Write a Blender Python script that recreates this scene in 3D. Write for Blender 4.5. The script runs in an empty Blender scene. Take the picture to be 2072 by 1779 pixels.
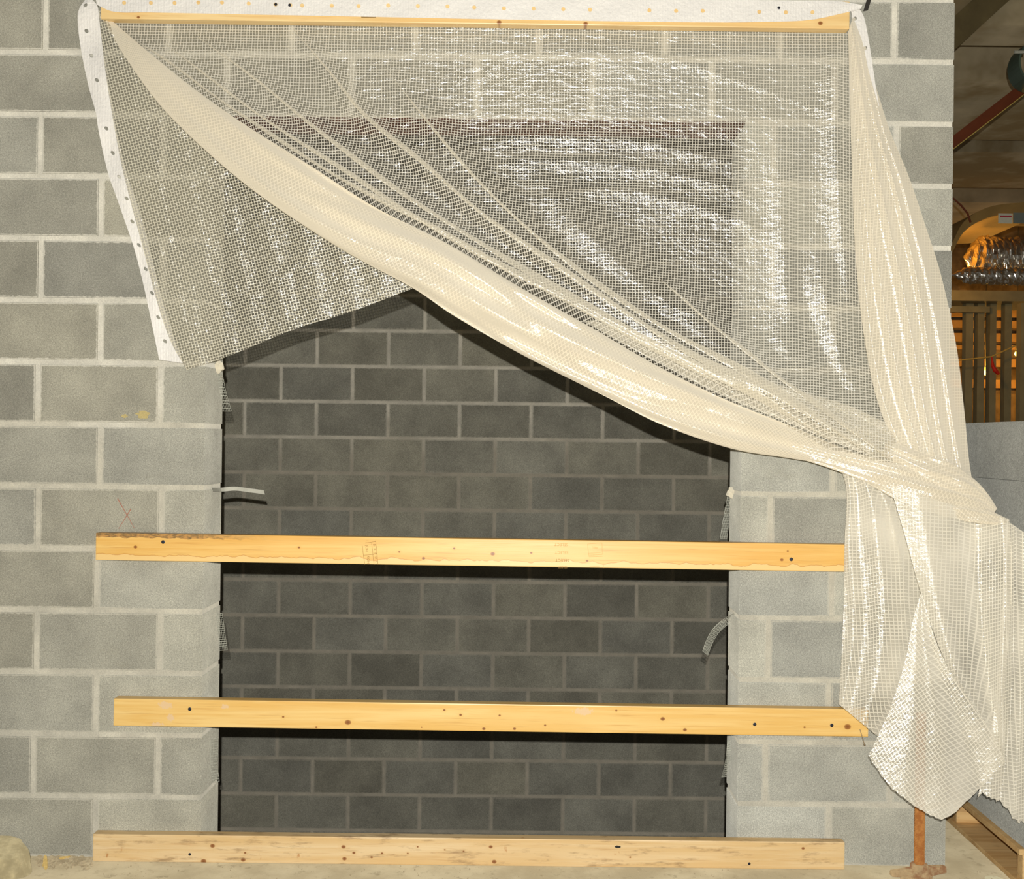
import bpy, bmesh, math, random
import numpy as np
from mathutils import Vector, Matrix, noise

random.seed(7); np.random.seed(7)
C = bpy.context.scene.collection
sc = bpy.context.scene

# ------------------------------------------------------------------ camera, world, flash, exposure
F = 2174.0            # focal length in pixels of a 2072 x 1779 frame
VX, VY = 1077.0, 890.0  # principal point
D0 = 3.524            # camera to block wall face (wall face is the plane y = 0)
CAMZ = 1.385
S = 0.0112; CS = math.sqrt(1 - S * S)   # small camera roll

cam_d = bpy.data.cameras.new('camera'); cam = bpy.data.objects.new('camera', cam_d); C.objects.link(cam)
cam_d.sensor_fit = 'HORIZONTAL'; cam_d.sensor_width = 36.0
cam_d.lens = F / 2072.0 * 36.0
cam_d.shift_x = -(VX - 1036.0) / 2072.0
cam_d.shift_y = (VY - 889.5) / 2072.0
cam_d.clip_end = 100
R = Matrix(((CS, -S, 0), (0, 0, -1), (S, CS, 0)))   # columns: right, up, back
cam.matrix_world = Matrix.Translation((0, -D0, CAMZ)) @ R.to_4x4()
sc.camera = cam

w = bpy.data.worlds.new('World'); sc.world = w; w.use_nodes = True
w.node_tree.nodes['Background'].inputs[0].default_value = (1.0, 0.93, 0.82, 1)
w.node_tree.nodes['Background'].inputs[1].default_value = 0.11

def lamp(name, loc, energy, color, radius):
    l = bpy.data.lights.new(name, 'POINT'); l.energy = energy; l.color = color; l.shadow_soft_size = radius
    o = bpy.data.objects.new(name, l); C.objects.link(o); o.location = loc
    return o
# the camera's own flash, just above and behind the lens
lamp('camera_flash', (0.0, -D0 - 0.10, CAMZ + 0.105), 590.0, (1.0, 0.963, 0.885), 0.007)

vs = sc.view_settings
vs.view_transform = 'Standard'; vs.look = 'None'; vs.exposure = 0.0; vs.gamma = 1.0; vs.use_curve_mapping = False
sc.cycles.transparent_max_bounces = 32
sc.cycles.max_bounces = 10
sc.cycles.sample_clamp_indirect = 4.0

def at(px, py, off=0.0):
    """Point seen at photo pixel (px, py), standing `off` metres in front of the block wall face."""
    d = D0 - off
    dx, dy = px - VX, py - VY
    return Vector(((dx * CS + dy * S) * d / F, -off, CAMZ - (-dx * S + dy * CS) * d / F))

def at_np(px, py, off):
    d = D0 - off
    dx, dy = px - VX, py - VY
    return np.stack([(dx * CS + dy * S) * d / F, -off + 0 * px, CAMZ - (-dx * S + dy * CS) * d / F], -1)

# ------------------------------------------------------------------ helpers
def link(o, parent=None):
    C.objects.link(o)
    if parent is not None: o.parent = parent
    return o

def tag(o, label=None, cat=None, group=None, kind=None):
    if label: o['label'] = label
    if cat: o['category'] = cat
    if group: o['group'] = group
    if kind: o['kind'] = kind
    return o

def empty(name, loc=(0, 0, 0)):
    o = bpy.data.objects.new(name, None); o.location = loc; o.empty_display_size = 0.1
    return link(o)

def from_bm(name, bm, mat, parent=None, smooth=False, origin=None):
    """link a bmesh given in world coordinates; origin moves the object's own origin"""
    bmesh.ops.recalc_face_normals(bm, faces=bm.faces[:])
    me = bpy.data.meshes.new(name)
    org = Vector(origin) if origin is not None else Vector((0, 0, 0))
    base = Vector(parent.location) if parent is not None else Vector((0, 0, 0))
    if origin is None and parent is not None: org = base.copy()
    bmesh.ops.translate(bm, verts=bm.verts[:], vec=-org)
    bm.to_mesh(me); bm.free()
    if smooth:
        for p in me.polygons: p.use_smooth = True
    if mat: me.materials.append(mat)
    o = bpy.data.objects.new(name, me); o.location = org - base
    return link(o, parent)

def add_box(bm, lo, hi):
    x0, y0, z0 = lo; x1, y1, z1 = hi
    v = [bm.verts.new(p) for p in ((x0,y0,z0),(x1,y0,z0),(x1,y1,z0),(x0,y1,z0),(x0,y0,z1),(x1,y0,z1),(x1,y1,z1),(x0,y1,z1))]
    for f in ((0,3,2,1),(4,5,6,7),(0,1,5,4),(1,2,6,5),(2,3,7,6),(3,0,4,7)):
        bm.faces.new([v[i] for i in f])
    return v

def box(name, lo, hi, mat, parent=None, bevel=0.0, origin=None):
    bm = bmesh.new(); add_box(bm, lo, hi)
    if bevel:
        bmesh.ops.bevel(bm, geom=bm.edges[:], offset=bevel, segments=2, affect='EDGES', profile=0.6)
    return from_bm(name, bm, mat, parent, origin=origin)

def add_tube(bm, pts, rad, n=8, cap=True):
    pts = [Vector(p) for p in pts]
    rings = []
    for i, p in enumerate(pts):
        t = (pts[min(i+1, len(pts)-1)] - pts[max(i-1, 0)]).normalized()
        a = t.orthogonal().normalized() if i == 0 else (rings_a - t * rings_a.dot(t)).normalized()
        rings_a = a
        b = t.cross(a)
        r = rad[i] if isinstance(rad, (list, tuple)) else rad
        rings.append([bm.verts.new(p + a * math.cos(2*math.pi*k/n) * r + b * math.sin(2*math.pi*k/n) * r) for k in range(n)])
    for i in range(len(rings) - 1):
        for k in range(n):
            bm.faces.new((rings[i][k], rings[i][(k+1) % n], rings[i+1][(k+1) % n], rings[i+1][k]))
    if cap:
        bm.faces.new(rings[0][::-1]); bm.faces.new(rings[-1])

def add_lathe(bm, prof, center, n=24):
    cx, cy, cz = center
    rings = []
    for r, z in prof:
        rings.append([bm.verts.new((cx + r * math.cos(2*math.pi*k/n), cy + r * math.sin(2*math.pi*k/n), cz + z)) for k in range(n)])
    for i in range(len(rings) - 1):
        for k in range(n):
            bm.faces.new((rings[i][k], rings[i][(k+1) % n], rings[i+1][(k+1) % n], rings[i+1][k]))
    bm.faces.new(rings[0][::-1]); bm.faces.new(rings[-1])

# ------------------------------------------------------------------ materials
def srgb(r, g, b):
    f = lambda c: (c/255/12.92) if c/255 <= 0.04045 else ((c/255 + 0.055)/1.055)**2.4
    return (f(r), f(g), f(b), 1.0)

class NT:
    def __init__(self, name):
        self.m = bpy.data.materials.new(name); self.m.use_nodes = True
        self.t = self.m.node_tree; self.t.nodes.clear()
        self.out = self.t.nodes.new('ShaderNodeOutputMaterial')
    def n(self, typ, ins=None, **kw):
        nd = self.t.nodes.new('ShaderNode' + typ)
        for k, v in kw.items(): setattr(nd, k, v)
        if ins:
            for k, v in ins.items(): self.put(nd, k, v)
        return nd
    def put(self, nd, k, v):
        s = nd.inputs[k]
        if isinstance(v, bpy.types.NodeSocket): self.t.links.new(v, s)
        elif isinstance(v, bpy.types.Node): self.t.links.new(v.outputs[0], s)
        else: s.default_value = v
    def math(self, op, a, b=0.0, c=None, clamp=False):
        ins = {0: a, 1: b}
        if c is not None: ins[2] = c
        return self.n('Math', ins, operation=op, use_clamp=clamp).outputs[0]
    def smooth(self, v, lo, hi, a=0.0, b=1.0):
        return self.n('MapRange', {0: v, 1: lo, 2: hi, 3: a, 4: b}, interpolation_type='SMOOTHSTEP').outputs[0]
    def mix(self, f, a, b, blend='MIX'):
        nd = self.n('MixRGB', {0: f, 1: a, 2: b}, blend_type=blend)
        return nd.outputs[0]
    def noise(self, vec, scale, detail=3.0, rough=0.55, dist=0.0):
        return self.n('TexNoise', {'Vector': vec, 'Scale': scale, 'Detail': detail, 'Roughness': rough, 'Distortion': dist}).outputs[0]
    def coords(self, kind='Object'):
        return self.n('TexCoord').outputs[kind]
    def scaled(self, vec, s, loc=(0, 0, 0)):
        return self.n('Mapping', {0: vec, 1: loc, 3: s}).outputs[0]
    def finish(self, sh):
        self.t.links.new(sh.outputs[0] if isinstance(sh, bpy.types.Node) else sh, self.out.inputs[0]); return self.m
    def bsdf(self, col, rough=0.8, normal=None, metal=0.0, spec=0.5, dr=0.0):
        p = self.n('BsdfPrincipled', {'Base Color': col, 'Roughness': rough, 'Metallic': metal, 'Specular IOR Level': spec, 'Diffuse Roughness': dr})
        if normal is not None: self.put(p, 'Normal', normal)
        return p
    def bump(self, h, strength=0.3, dist=0.002):
        return self.n('Bump', {'Height': h, 'Strength': strength, 'Distance': dist}).outputs[0]

def block_material(name, mortar_col, smear=1.0, stain=0.25, hi=None, z0=0.0):
    t = NT(name)
    geo = t.n('NewGeometry').outputs['Position']
    info = t.n('ObjectInfo')
    big = t.noise(geo, 5.5, 4, 0.6)
    grain = t.noise(geo, 420, 2, 0.7)
    peb = t.noise(geo, 170, 2, 0.6)
    col = info.outputs['Color']
    v = t.n('MapRange', {0: big, 1: 0.3, 2: 0.7, 3: 1 - stain, 4: 1 + stain}).outputs[0]
    g = t.n('MapRange', {0: grain, 1: 0.3, 2: 0.7, 3: 0.60, 4: 1.42}).outputs[0]
    p = t.n('MapRange', {0: peb, 1: 0.35, 2: 0.7, 3: 0.88, 4: 1.14}).outputs[0]
    k = t.math('MULTIPLY', t.math('MULTIPLY', v, g), p)
    col = t.mix(1.0, col, t.n('CombineColor', {0: k, 1: k, 2: k}).outputs[0], 'MULTIPLY')
    # rough ochre and pale dust stains
    st = t.smooth(t.noise(t.scaled(geo, (1, 1, 2.2)), 3.1, 5, 0.65), 0.60, 0.78)
    col = t.mix(t.math('MULTIPLY', st, 0.22), col, (0.30, 0.275, 0.19, 1))
    # mortar smeared over the block edges
    e = t.n('Attribute', attribute_name='edge').outputs['Fac']
    en = t.noise(geo, 75, 4, 0.65)
    m = t.math('ADD', e, t.math('MULTIPLY', t.math('SUBTRACT', en, 0.5), 0.85))
    m = t.smooth(m, 0.74, 0.93, 0.0, smear)
    if hi is not None: mortar_col = mortar_mix(t, geo, mortar_col, hi, z0)
    col = t.mix(m, col, mortar_col)
    h = t.math('ADD', t.math('MULTIPLY', grain, 0.6), peb)
    return t.finish(t.bsdf(col, 0.95, t.bump(h, 0.55, 0.0015), spec=0.2, dr=1.0))

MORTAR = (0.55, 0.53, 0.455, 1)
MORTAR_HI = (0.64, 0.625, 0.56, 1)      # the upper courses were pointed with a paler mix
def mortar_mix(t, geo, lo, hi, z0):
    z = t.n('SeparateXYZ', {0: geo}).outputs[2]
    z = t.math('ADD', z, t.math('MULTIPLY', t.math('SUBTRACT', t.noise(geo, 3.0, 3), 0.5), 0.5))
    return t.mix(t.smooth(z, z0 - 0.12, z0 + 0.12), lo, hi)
def mortar_material(name, col, hi, z0):
    t = NT(name)
    geo = t.n('NewGeometry').outputs['Position']
    col = mortar_mix(t, geo, col, hi, z0)
    a = t.noise(geo, 9, 4, 0.6); b = t.noise(geo, 260, 2, 0.6)
    k = t.math('MULTIPLY', t.n('MapRange', {0: a, 1: .3, 2: .7, 3: .84, 4: 1.12}).outputs[0],
               t.n('MapRange', {0: b, 1: .3, 2: .7, 3: .86, 4: 1.1}).outputs[0])
    c = t.mix(1.0, col, t.n('CombineColor', {0: k, 1: k, 2: k}).outputs[0], 'MULTIPLY')
    return t.finish(t.bsdf(c, 0.95, t.bump(t.math('ADD', a, b), 0.5, 0.002), spec=0.2, dr=1.0))

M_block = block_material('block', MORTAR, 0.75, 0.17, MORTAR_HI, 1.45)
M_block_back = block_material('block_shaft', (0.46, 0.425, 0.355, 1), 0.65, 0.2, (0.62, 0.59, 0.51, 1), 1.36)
M_block_dry = block_material('block_dry', (0.3, 0.3, 0.29, 1), 0.0, 0.12)
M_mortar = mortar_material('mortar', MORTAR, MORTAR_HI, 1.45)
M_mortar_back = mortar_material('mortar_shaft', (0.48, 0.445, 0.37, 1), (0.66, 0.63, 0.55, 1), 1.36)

def simple(name, col, rough=0.7, metal=0.0, var=0.15, scale=30, bump=0.15, col2=None, spec=0.4):
    t = NT(name)
    geo = t.n('NewGeometry').outputs['Position']
    a = t.noise(geo, scale, 4, 0.6)
    k = t.n('MapRange', {0: a, 1: .3, 2: .7, 3: 1 - var, 4: 1 + var}).outputs[0]
    c = t.mix(1.0, col, t.n('CombineColor', {0: k, 1: k, 2: k}).outputs[0], 'MULTIPLY')
    if col2 is not None:
        c = t.mix(t.smooth(t.noise(geo, scale * 0.37, 5, 0.65), 0.42, 0.62), c, col2)
    return t.finish(t.bsdf(c, rough, t.bump(a, bump, 0.004), metal, spec, 0.8 if rough > 0.84 else 0.0))

M_rust = simple('rusty_lintel', srgb(96, 58, 38), 0.85, 0, 0.3, 60, 0.3, srgb(70, 44, 33))
M_rod = simple('rusted_thread', srgb(182, 126, 68), 0.85, 0.0, 0.15, 120, 0.2, srgb(164, 104, 52))
M_cast = simple('rusted_casting', srgb(182, 158, 120), 0.9, 0, 0.15, 60, 0.3, srgb(150, 112, 80))
M_galv = simple('galvanised_wire', srgb(200, 202, 190), 0.55, 0.15, 0.15, 90, 0.1)
M_strap = simple('galvanised_strap', srgb(205, 206, 196), 0.6, 0.1, 0.1, 40, 0.1)
M_lump = simple('mortar_lump', srgb(214, 208, 190), 0.95, 0, 0.1, 120, 0.4)
M_screw = simple('screw_steel', srgb(52, 54, 62), 0.45, 0.6, 0.1, 200, 0.05)
M_nail = simple('nail_steel', srgb(120, 104, 80), 0.5, 0.5, 0.2, 200, 0.05)
M_chalk = simple('red_chalk', srgb(168, 118, 100), 0.95, 0, 0.15, 300, 0.1)
M_ochre = simple('ochre_splash', srgb(186, 172, 122), 0.95, 0, 0.15, 200, 0.1)
M_ink = simple('stamp_ink', srgb(150, 120, 66), 0.8, 0, 0.1, 200, 0.0)
M_ink2 = simple('stamp_ink_faint', srgb(196, 164, 100), 0.8, 0, 0.1, 200, 0.0)
M_rock = simple('broken_concrete', srgb(190, 178, 142), 0.95, 0, 0.18, 45, 0.6, srgb(170, 158, 124))
M_chip = simple('wood_chip', srgb(205, 178, 112), 0.85, 0, 0.2, 120, 0.3)
M_debris = simple('mortar_crumbs', srgb(186, 172, 142), 0.95, 0, 0.25, 90, 0.7, srgb(160, 146, 118))
M_pale = simple('pale_plaster', srgb(206, 200, 170), 0.9, 0, 0.08, 60, 0.2)
M_dark = simple('dark_void', (0.03, 0.028, 0.024, 1), 0.95, 0, 0.1, 5, 0.0)

def floor_material():
    t = NT('concrete_floor')
    geo = t.n('NewGeometry').outputs['Position']
    a = t.noise(geo, 4.0, 5, 0.62); b = t.noise(geo, 140, 3, 0.65); c = t.noise(geo, 24, 4, 0.7)
    col = t.mix(t.smooth(a, 0.35, 0.65), srgb(196, 184, 154), srgb(172, 159, 130))
    col = t.mix(t.smooth(c, 0.55, 0.74, 0, 0.6), col, srgb(126, 114, 90))
    col = t.mix(t.smooth(b, 0.66, 0.76, 0, 0.45), col, srgb(92, 84, 66))
    return t.finish(t.bsdf(col, 0.92, t.bump(t.math('ADD', b, c), 0.4, 0.004), spec=0.2, dr=1.0))
M_floor = floor_material()

def wood_material(name, light, mid, dark, knots=(), bark=None, wane=False, dirty=0.0, scraped=(), gloss=0.36):
    t = NT(name)
    P = t.coords('Object')
    g1 = t.noise(t.scaled(P, (1.6, 26, 34)), 1.0, 5, 0.6, 0.6)
    g2 = t.noise(t.scaled(P, (5, 160, 210)), 1.0, 3, 0.6)
    g3 = t.noise(t.scaled(P, (1.2, 6, 9)), 1.0, 3, 0.5)
    col = t.mix(t.smooth(g1, 0.36, 0.66), light, mid)
    col = t.mix(t.smooth(g3, 0.45, 0.72, 0, 0.55), col, mid)
    col = t.mix(t.smooth(g2, 0.54, 0.72, 0, 0.55), col, dark)
    sep = t.n('SeparateXYZ', {0: P})
    X, Z = sep.outputs[0], sep.outputs[2]
    if wane:
        wn = t.n('TexNoise', {'W': X, 'Scale': 16.0, 'Detail': 3.0}, noise_dimensions='1D').outputs[0]
        zl = t.math('ADD', 0.006, t.math('MULTIPLY', wn, 0.025))
        dz = t.math('SUBTRACT', Z, zl)
        col = t.mix(t.smooth(dz, -0.001, 0.0015, 0.85, 0.0), col, srgb(234, 200, 136))
        line = t.smooth(t.math('ABSOLUTE', dz), 0.0004, 0.0019, 0.75, 0.0)
        col = t.mix(line, col, srgb(190, 132, 60))
    for (kx, kz, kr) in knots:
        dv = t.n('VectorMath', {0: P, 1: (kx, 0, kz)}, operation='SUBTRACT').outputs[0]
        dv = t.n('VectorMath', {0: dv, 1: (1/(kr*1.25), 0, 1/kr)}, operation='MULTIPLY').outputs[0]
        ln = t.n('VectorMath', {0: dv}, operation='LENGTH').outputs['Value']
        col = t.mix(t.smooth(ln, 1.0, 3.6, 0.40, 0.0), col, mid)
        col = t.mix(t.smooth(ln, 0.75, 1.25, 0.9, 0.0), col, srgb(146, 88, 38))
        col = t.mix(t.smooth(ln, 0.2, 0.7, 0.5, 0.0), col, srgb(104, 58, 26))
    for (kx, kz, rx, rz) in scraped:
        dv = t.n('VectorMath', {0: P, 1: (kx, 0, kz)}, operation='SUBTRACT').outputs[0]
        dv = t.n('VectorMath', {0: dv, 1: (1/rx, 0, 1/rz)}, operation='MULTIPLY').outputs[0]
        ln = t.n('VectorMath', {0: dv}, operation='LENGTH').outputs['Value']
        ln = t.math('ADD', ln, t.math('MULTIPLY', t.math('SUBTRACT', t.noise(P, 120, 3), 0.5), 2.2))
        col = t.mix(t.smooth(ln, 0.8, 1.1, 0.8, 0.0), col, srgb(226, 196, 158))
    if bark:
        bx0, bx1, bz = bark
        edge = t.math('SUBTRACT', Z, t.math('ADD', bz, t.math('MULTIPLY', t.math('SUBTRACT', t.noise(t.scaled(P, (18, 1, 40)), 1, 4), 0.5), 0.03)))
        m = t.math('MULTIPLY', t.smooth(edge, -0.001, 0.002), t.smooth(X, bx0, bx1, 1, 0))
        bc = t.mix(t.smooth(t.noise(t.scaled(P, (60, 60, 160)), 1, 4), 0.40, 0.6), srgb(112, 88, 56), srgb(182, 136, 78))
        col = t.mix(t.math('MULTIPLY', m, 0.9), col, bc)
    if dirty:
        dn = t.noise(t.scaled(P, (7, 20, 40)), 1.0, 5, 0.7)
        col = t.mix(t.smooth(dn, 0.52, 0.70, 0, dirty), col, srgb(150, 120, 84))
        d2 = t.noise(t.scaled(P, (34, 60, 14)), 1.0, 4, 0.6)
        col = t.mix(t.smooth(d2, 0.66, 0.74, 0, dirty), col, srgb(186, 124, 62))
    return t.finish(t.bsdf(col, gloss, t.bump(g2, 0.12, 0.001), spec=0.6))

M_wood_plain = wood_material('lumber_plain', srgb(238, 212, 158), srgb(228, 192, 128), srgb(205, 164, 100))
M_wood_pallet = wood_material('lumber_pallet', srgb(222, 188, 132), srgb(204, 164, 106), srgb(164, 124, 76), dirty=0.4, gloss=0.7)

def film_material(name, haze, thread=0.85, tint=(0.80, 0.765, 0.66, 1), pitch=0.0093, gl=0.16, rough=0.22, bump=0.35, width=0.16, trans=0.35, clear=0.82, edge=0.5, cloudy=0.2, cscale=3.2):
    """reinforced clear poly: cream thread grid laid in a glossy clear film"""
    t = NT(name)
    uv = t.coords('UV'); P = t.coords('Object')
    sep = t.n('SeparateXYZ', {0: uv})
    def lines(s):
        f = t.math('FRACT', t.math('DIVIDE', s, pitch))
        d = t.math('ABSOLUTE', t.math('SUBTRACT', f, 0.5))
        return t.smooth(d, 0.5 - width - 0.05, 0.5 - width + 0.05)
    lx, ly = lines(sep.outputs[0]), lines(sep.outputs[1])
    m = t.math('MAXIMUM', lx, ly)
    cloud = t.noise(P, cscale, 3, 0.5)
    lw = t.n('LayerWeight', {0: 0.5}).outputs['Facing']        # a slanted film is a longer way through
    slant = t.math('MULTIPLY', t.math('POWER', lw, 2.0), edge)
    hz = t.math('ADD', t.math('ADD', haze, slant), t.math('MULTIPLY', t.math('SUBTRACT', cloud, 0.5), cloudy), clamp=True)
    th = t.math('MAXIMUM', hz, thread)
    alpha = t.math('ADD', hz, t.math('MULTIPLY', m, t.math('SUBTRACT', th, hz)), clamp=True)
    fine = t.noise(t.scaled(P, (1, 1, 2.4)), 22, 4, 0.6, 0.4)
    cell = t.noise(P, 300, 2, 0.6)
    hgt = t.math('ADD', t.math('ADD', fine, t.math('MULTIPLY', cell, 0.05)), t.math('MULTIPLY', m, 0.012))
    nrm = t.n('Bump', {'Height': hgt, 'Strength': bump, 'Distance': 0.02}).outputs[0]
    dif = t.n('BsdfDiffuse', {0: tint, 1: 0.6})
    trn = t.n('BsdfTranslucent', {0: tint})
    body = t.n('MixShader', {0: trans, 1: dif, 2: trn})
    cl = t.n('BsdfTransparent', {0: (clear, clear*0.99, clear*0.965, 1)})
    base = t.n('MixShader', {0: alpha, 1: cl, 2: body})
    gls = t.n('BsdfGlossy', {0: (1, 1, 1, 1), 'Roughness': rough, 'Normal': nrm})
    gf = t.math('MULTIPLY', gl, t.math('ADD', 0.45, t.math('MULTIPLY', m, 0.95)))      # threads catch more of the light than the film between
    return t.finish(t.n('MixShader', {0: gf, 1: base, 2: gls}))

M_film = film_material('film_clear', 0.02, edge=0.4, thread=0.84, gl=0.10, rough=0.225, bump=0.42, width=0.10, trans=0.15, tint=(0.90, 0.87, 0.78, 1), clear=0.86)
M_film_pleat = film_material('film_pleat', 0.40, thread=0.80, gl=0.09, rough=0.25, bump=0.4, width=0.12, trans=0.15, tint=(0.82, 0.775, 0.655, 1), clear=0.88)
M_film_dense = film_material('film_dense', 0.10, thread=0.86, gl=0.11, rough=0.24, bump=0.5, width=0.10, trans=0.15, tint=(0.86, 0.83, 0.70, 1), clear=0.70)
M_film_fold = film_material('film_folded', 0.66, thread=0.95, cloudy=0.3, gl=0.11, rough=0.26, bump=0.30, width=0.12, trans=0.12, tint=(0.82, 0.765, 0.64, 1))
M_film_tail = film_material('film_tail', 0.50, thread=0.90, cloudy=1.1, cscale=4.5, gl=0.13, rough=0.32, bump=0.42, pitch=0.0118, width=0.11, trans=0.1, tint=(0.86, 0.825, 0.72, 1), clear=0.88)
def strip_material():
    t = NT('white_hem')
    P = t.coords('Object')
    a = t.noise(t.scaled(P, (1, 1, 1)), 90, 4, 0.6); b = t.noise(P, 22, 3, 0.5)
    wv = t.math('SINE', t.math('MULTIPLY', t.n('SeparateXYZ', {0: P}).outputs[0], 700))
    nrm = t.n('Bump', {'Height': t.math('ADD', t.math('ADD', a, b), t.math('MULTIPLY', wv, 0.06)), 'Strength': 0.5, 'Distance': 0.006}).outputs[0]
    return t.finish(t.bsdf((0.76, 0.75, 0.73, 1), 0.45, nrm, spec=0.3))
M_strip = strip_material()

# ------------------------------------------------------------------ block walls
_block_cache = {}
def block_mesh(w_, h_, d_, mat, sl=True, sr=True):
    key = (round(w_, 3), round(h_, 3), round(d_, 3), mat.name, sl, sr)
    if key in _block_cache: return _block_cache[key]
    x, z, y = w_ / 2, h_ / 2, d_
    b = 0.0016; i1 = min(0.017, x * 0.6)
    verts = []; faces = []; edge = []
    def ring(ix, iz, yy, e):
        s = len(verts)
        verts.extend([(-x+ix, yy, -z+iz), (x-ix, yy, -z+iz), (x-ix, yy, z-iz), (-x+ix, yy, z-iz)]); edge.extend([e if sl else min(e, .45), e if sr else min(e, .45), e if sr else min(e, .45), e if sl else min(e, .45)])
        return s
    r0 = ring(0, 0, y, 0.35); r1 = ring(0, 0, b, 0.5); r2 = ring(b, b, 0, 1); r3 = ring(i1, i1, 0, 0)
    for a, c in ((r0, r1), (r1, r2), (r2, r3)):
        for k in range(4):
            faces.append((a+k, a+(k+1) % 4, c+(k+1) % 4, c+k))
    faces.append((r3, r3+1, r3+2, r3+3)); faces.append((r0+3, r0+2, r0+1, r0))
    me = bpy.data.meshes.new('concrete_block'); me.from_pydata(verts, [], faces); me.update()
    at_ = me.attributes.new('edge', 'FLOAT', 'POINT'); at_.data.foreach_set('value', edge)
    me.materials.append(mat)
    _block_cache[key] = me
    return me

def block(parent, x0, x1, z0, z1, y0, d_, mat, tone, sl=True, sr=True):
    me = block_mesh(x1 - x0, z1 - z0, d_, mat, sl, sr)
    o = bpy.data.objects.new('concrete_block', me)
    o.location = ((x0 + x1) / 2, y0, (z0 + z1) / 2)
    o.color = tone
    return link(o, parent)

def tone(base, spread, warm=0.0):
    k = base * (1 + random.uniform(-spread, spread)); wv = warm + random.uniform(-0.02, 0.03)
    return (k * (1.0 + wv * 0.5), k, k * (0.89 - wv), 1)

T_WALL = 0.1937; G = 0.0085
JL, JR = -1.0734, 0.6855       # jambs of the opening
WL, WR = -2.46, 1.370          # ends of the front wall
zb = lambda k: 2.639 - 0.2034 * k if k < 13 else 0.0
OPEN_TOP = zb(1)

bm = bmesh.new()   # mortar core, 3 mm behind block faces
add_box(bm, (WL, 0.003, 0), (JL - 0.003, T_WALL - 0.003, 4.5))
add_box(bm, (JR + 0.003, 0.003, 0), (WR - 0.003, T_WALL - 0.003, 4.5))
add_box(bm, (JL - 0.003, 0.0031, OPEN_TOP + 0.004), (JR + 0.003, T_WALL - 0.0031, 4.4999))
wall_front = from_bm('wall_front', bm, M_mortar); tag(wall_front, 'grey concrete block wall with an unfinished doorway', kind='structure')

EVEN = [-2.03, -1.622, -1.2185]; ODD = [-2.235, -1.83, -1.4215]
tones_special = {(3, 0): 0.90, (12, 0): 0.9}
for c in range(-2, 14):
    z1, z0 = zb(c - 1) - G, zb(c) + G
    if c == 13: z0 = 0.004
    even = (c % 2 == 0)
    if c <= 1:
        js = [-2.44, -2.02, -1.612, -1.209, -.804, -.399, .0065, .42, .80, 1.173] if even else [-2.23, -1.824, -1.418, -1.0126, -.6047, -.195, .185, .575, .98]
        spans = [[WL] + js + [WR]]
    else:
        l = EVEN if even else ODD
        r = [.7803, 1.187] if even else [.985]
        jit = lambda v: v + random.uniform(-.004, .004)
        spans = [[WL] + [jit(v) for v in l] + [JL], [JR] + [jit(v) for v in r] + [WR]]
    for sp in spans:
        for i in range(len(sp) - 1):
            a = sp[i] + (G if i > 0 or False else 0); b = sp[i+1] - (G if i < len(sp) - 2 else 0)
            if b - a < 0.02: continue
            near = (a + b) / 2
            base = 0.34 + 0.045 * (near > 0.6) + 0.03 * (near > 1.0)
            # jamb blocks are paler in the photograph
            if abs(b - JL) < 1e-6 or abs(a - JR) < 1e-6: base *= 1.16
            if near < 0 and c < 7: base *= 0.91
            if even and abs(b - WR) < 1e-6 and c <= 4: base *= 0.72
            if c >= 12: base *= 1.02
            tn = tone(base, 0.10, 0.03 if near < 0 else -0.005)  # left blocks warmer: the light's colour shift across the wall put into their tone
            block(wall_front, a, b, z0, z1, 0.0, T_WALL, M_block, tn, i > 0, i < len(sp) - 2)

# steel lintel across the doorway
bm = bmesh.new()
add_box(bm, (JL - 0.13, 0.012, OPEN_TOP - 0.004), (JR + 0.13, T_WALL - 0.01, OPEN_TOP + 0.006))
lintel = from_bm('steel_lintel', bm, M_rust, origin=(-0.2, 0.1, OPEN_TOP)); tag(lintel, 'rusty brown steel lintel plate over the doorway', 'lintel')

# shaft walls
YB = 2.59
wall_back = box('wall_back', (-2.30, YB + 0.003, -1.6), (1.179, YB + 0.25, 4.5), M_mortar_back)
tag(wall_back, 'grey concrete block wall at the back of the shaft', kind='structure')
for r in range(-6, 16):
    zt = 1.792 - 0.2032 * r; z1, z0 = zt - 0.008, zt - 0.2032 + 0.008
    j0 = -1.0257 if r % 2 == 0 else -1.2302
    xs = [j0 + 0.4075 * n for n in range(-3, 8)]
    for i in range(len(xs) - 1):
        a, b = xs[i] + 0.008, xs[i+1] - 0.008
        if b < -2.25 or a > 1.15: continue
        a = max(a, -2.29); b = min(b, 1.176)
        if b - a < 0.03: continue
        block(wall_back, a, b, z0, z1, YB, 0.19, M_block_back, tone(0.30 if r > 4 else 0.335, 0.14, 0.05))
o = box('wall_left', (-2.45, 0.20, -1.6), (-2.30, YB + 0.25, 4.5), M_mortar_back); tag(o, 'side wall of the shaft', kind='structure')
o = box('wall_right', (1.18, 0.20, -1.6), (1.368, YB + 0.25, 4.5), M_mortar_back); tag(o, 'side wall of the shaft', kind='structure')
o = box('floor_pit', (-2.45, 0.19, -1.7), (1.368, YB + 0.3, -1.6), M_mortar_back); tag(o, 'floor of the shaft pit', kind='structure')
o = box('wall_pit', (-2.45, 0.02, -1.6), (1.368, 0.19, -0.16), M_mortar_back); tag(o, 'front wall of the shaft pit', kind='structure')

# floor: front strip plus the area running back on the right
bm = bmesh.new()
add_box(bm, (-5, -6, -0.15), (9, 0.1937, 0))
add_box(bm, (1.372, 0.1937, -0.15), (9, 20, 0))
floor = from_bm('floor', bm, M_floor); tag(floor, 'dusty concrete floor slab', kind='structure')

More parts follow.
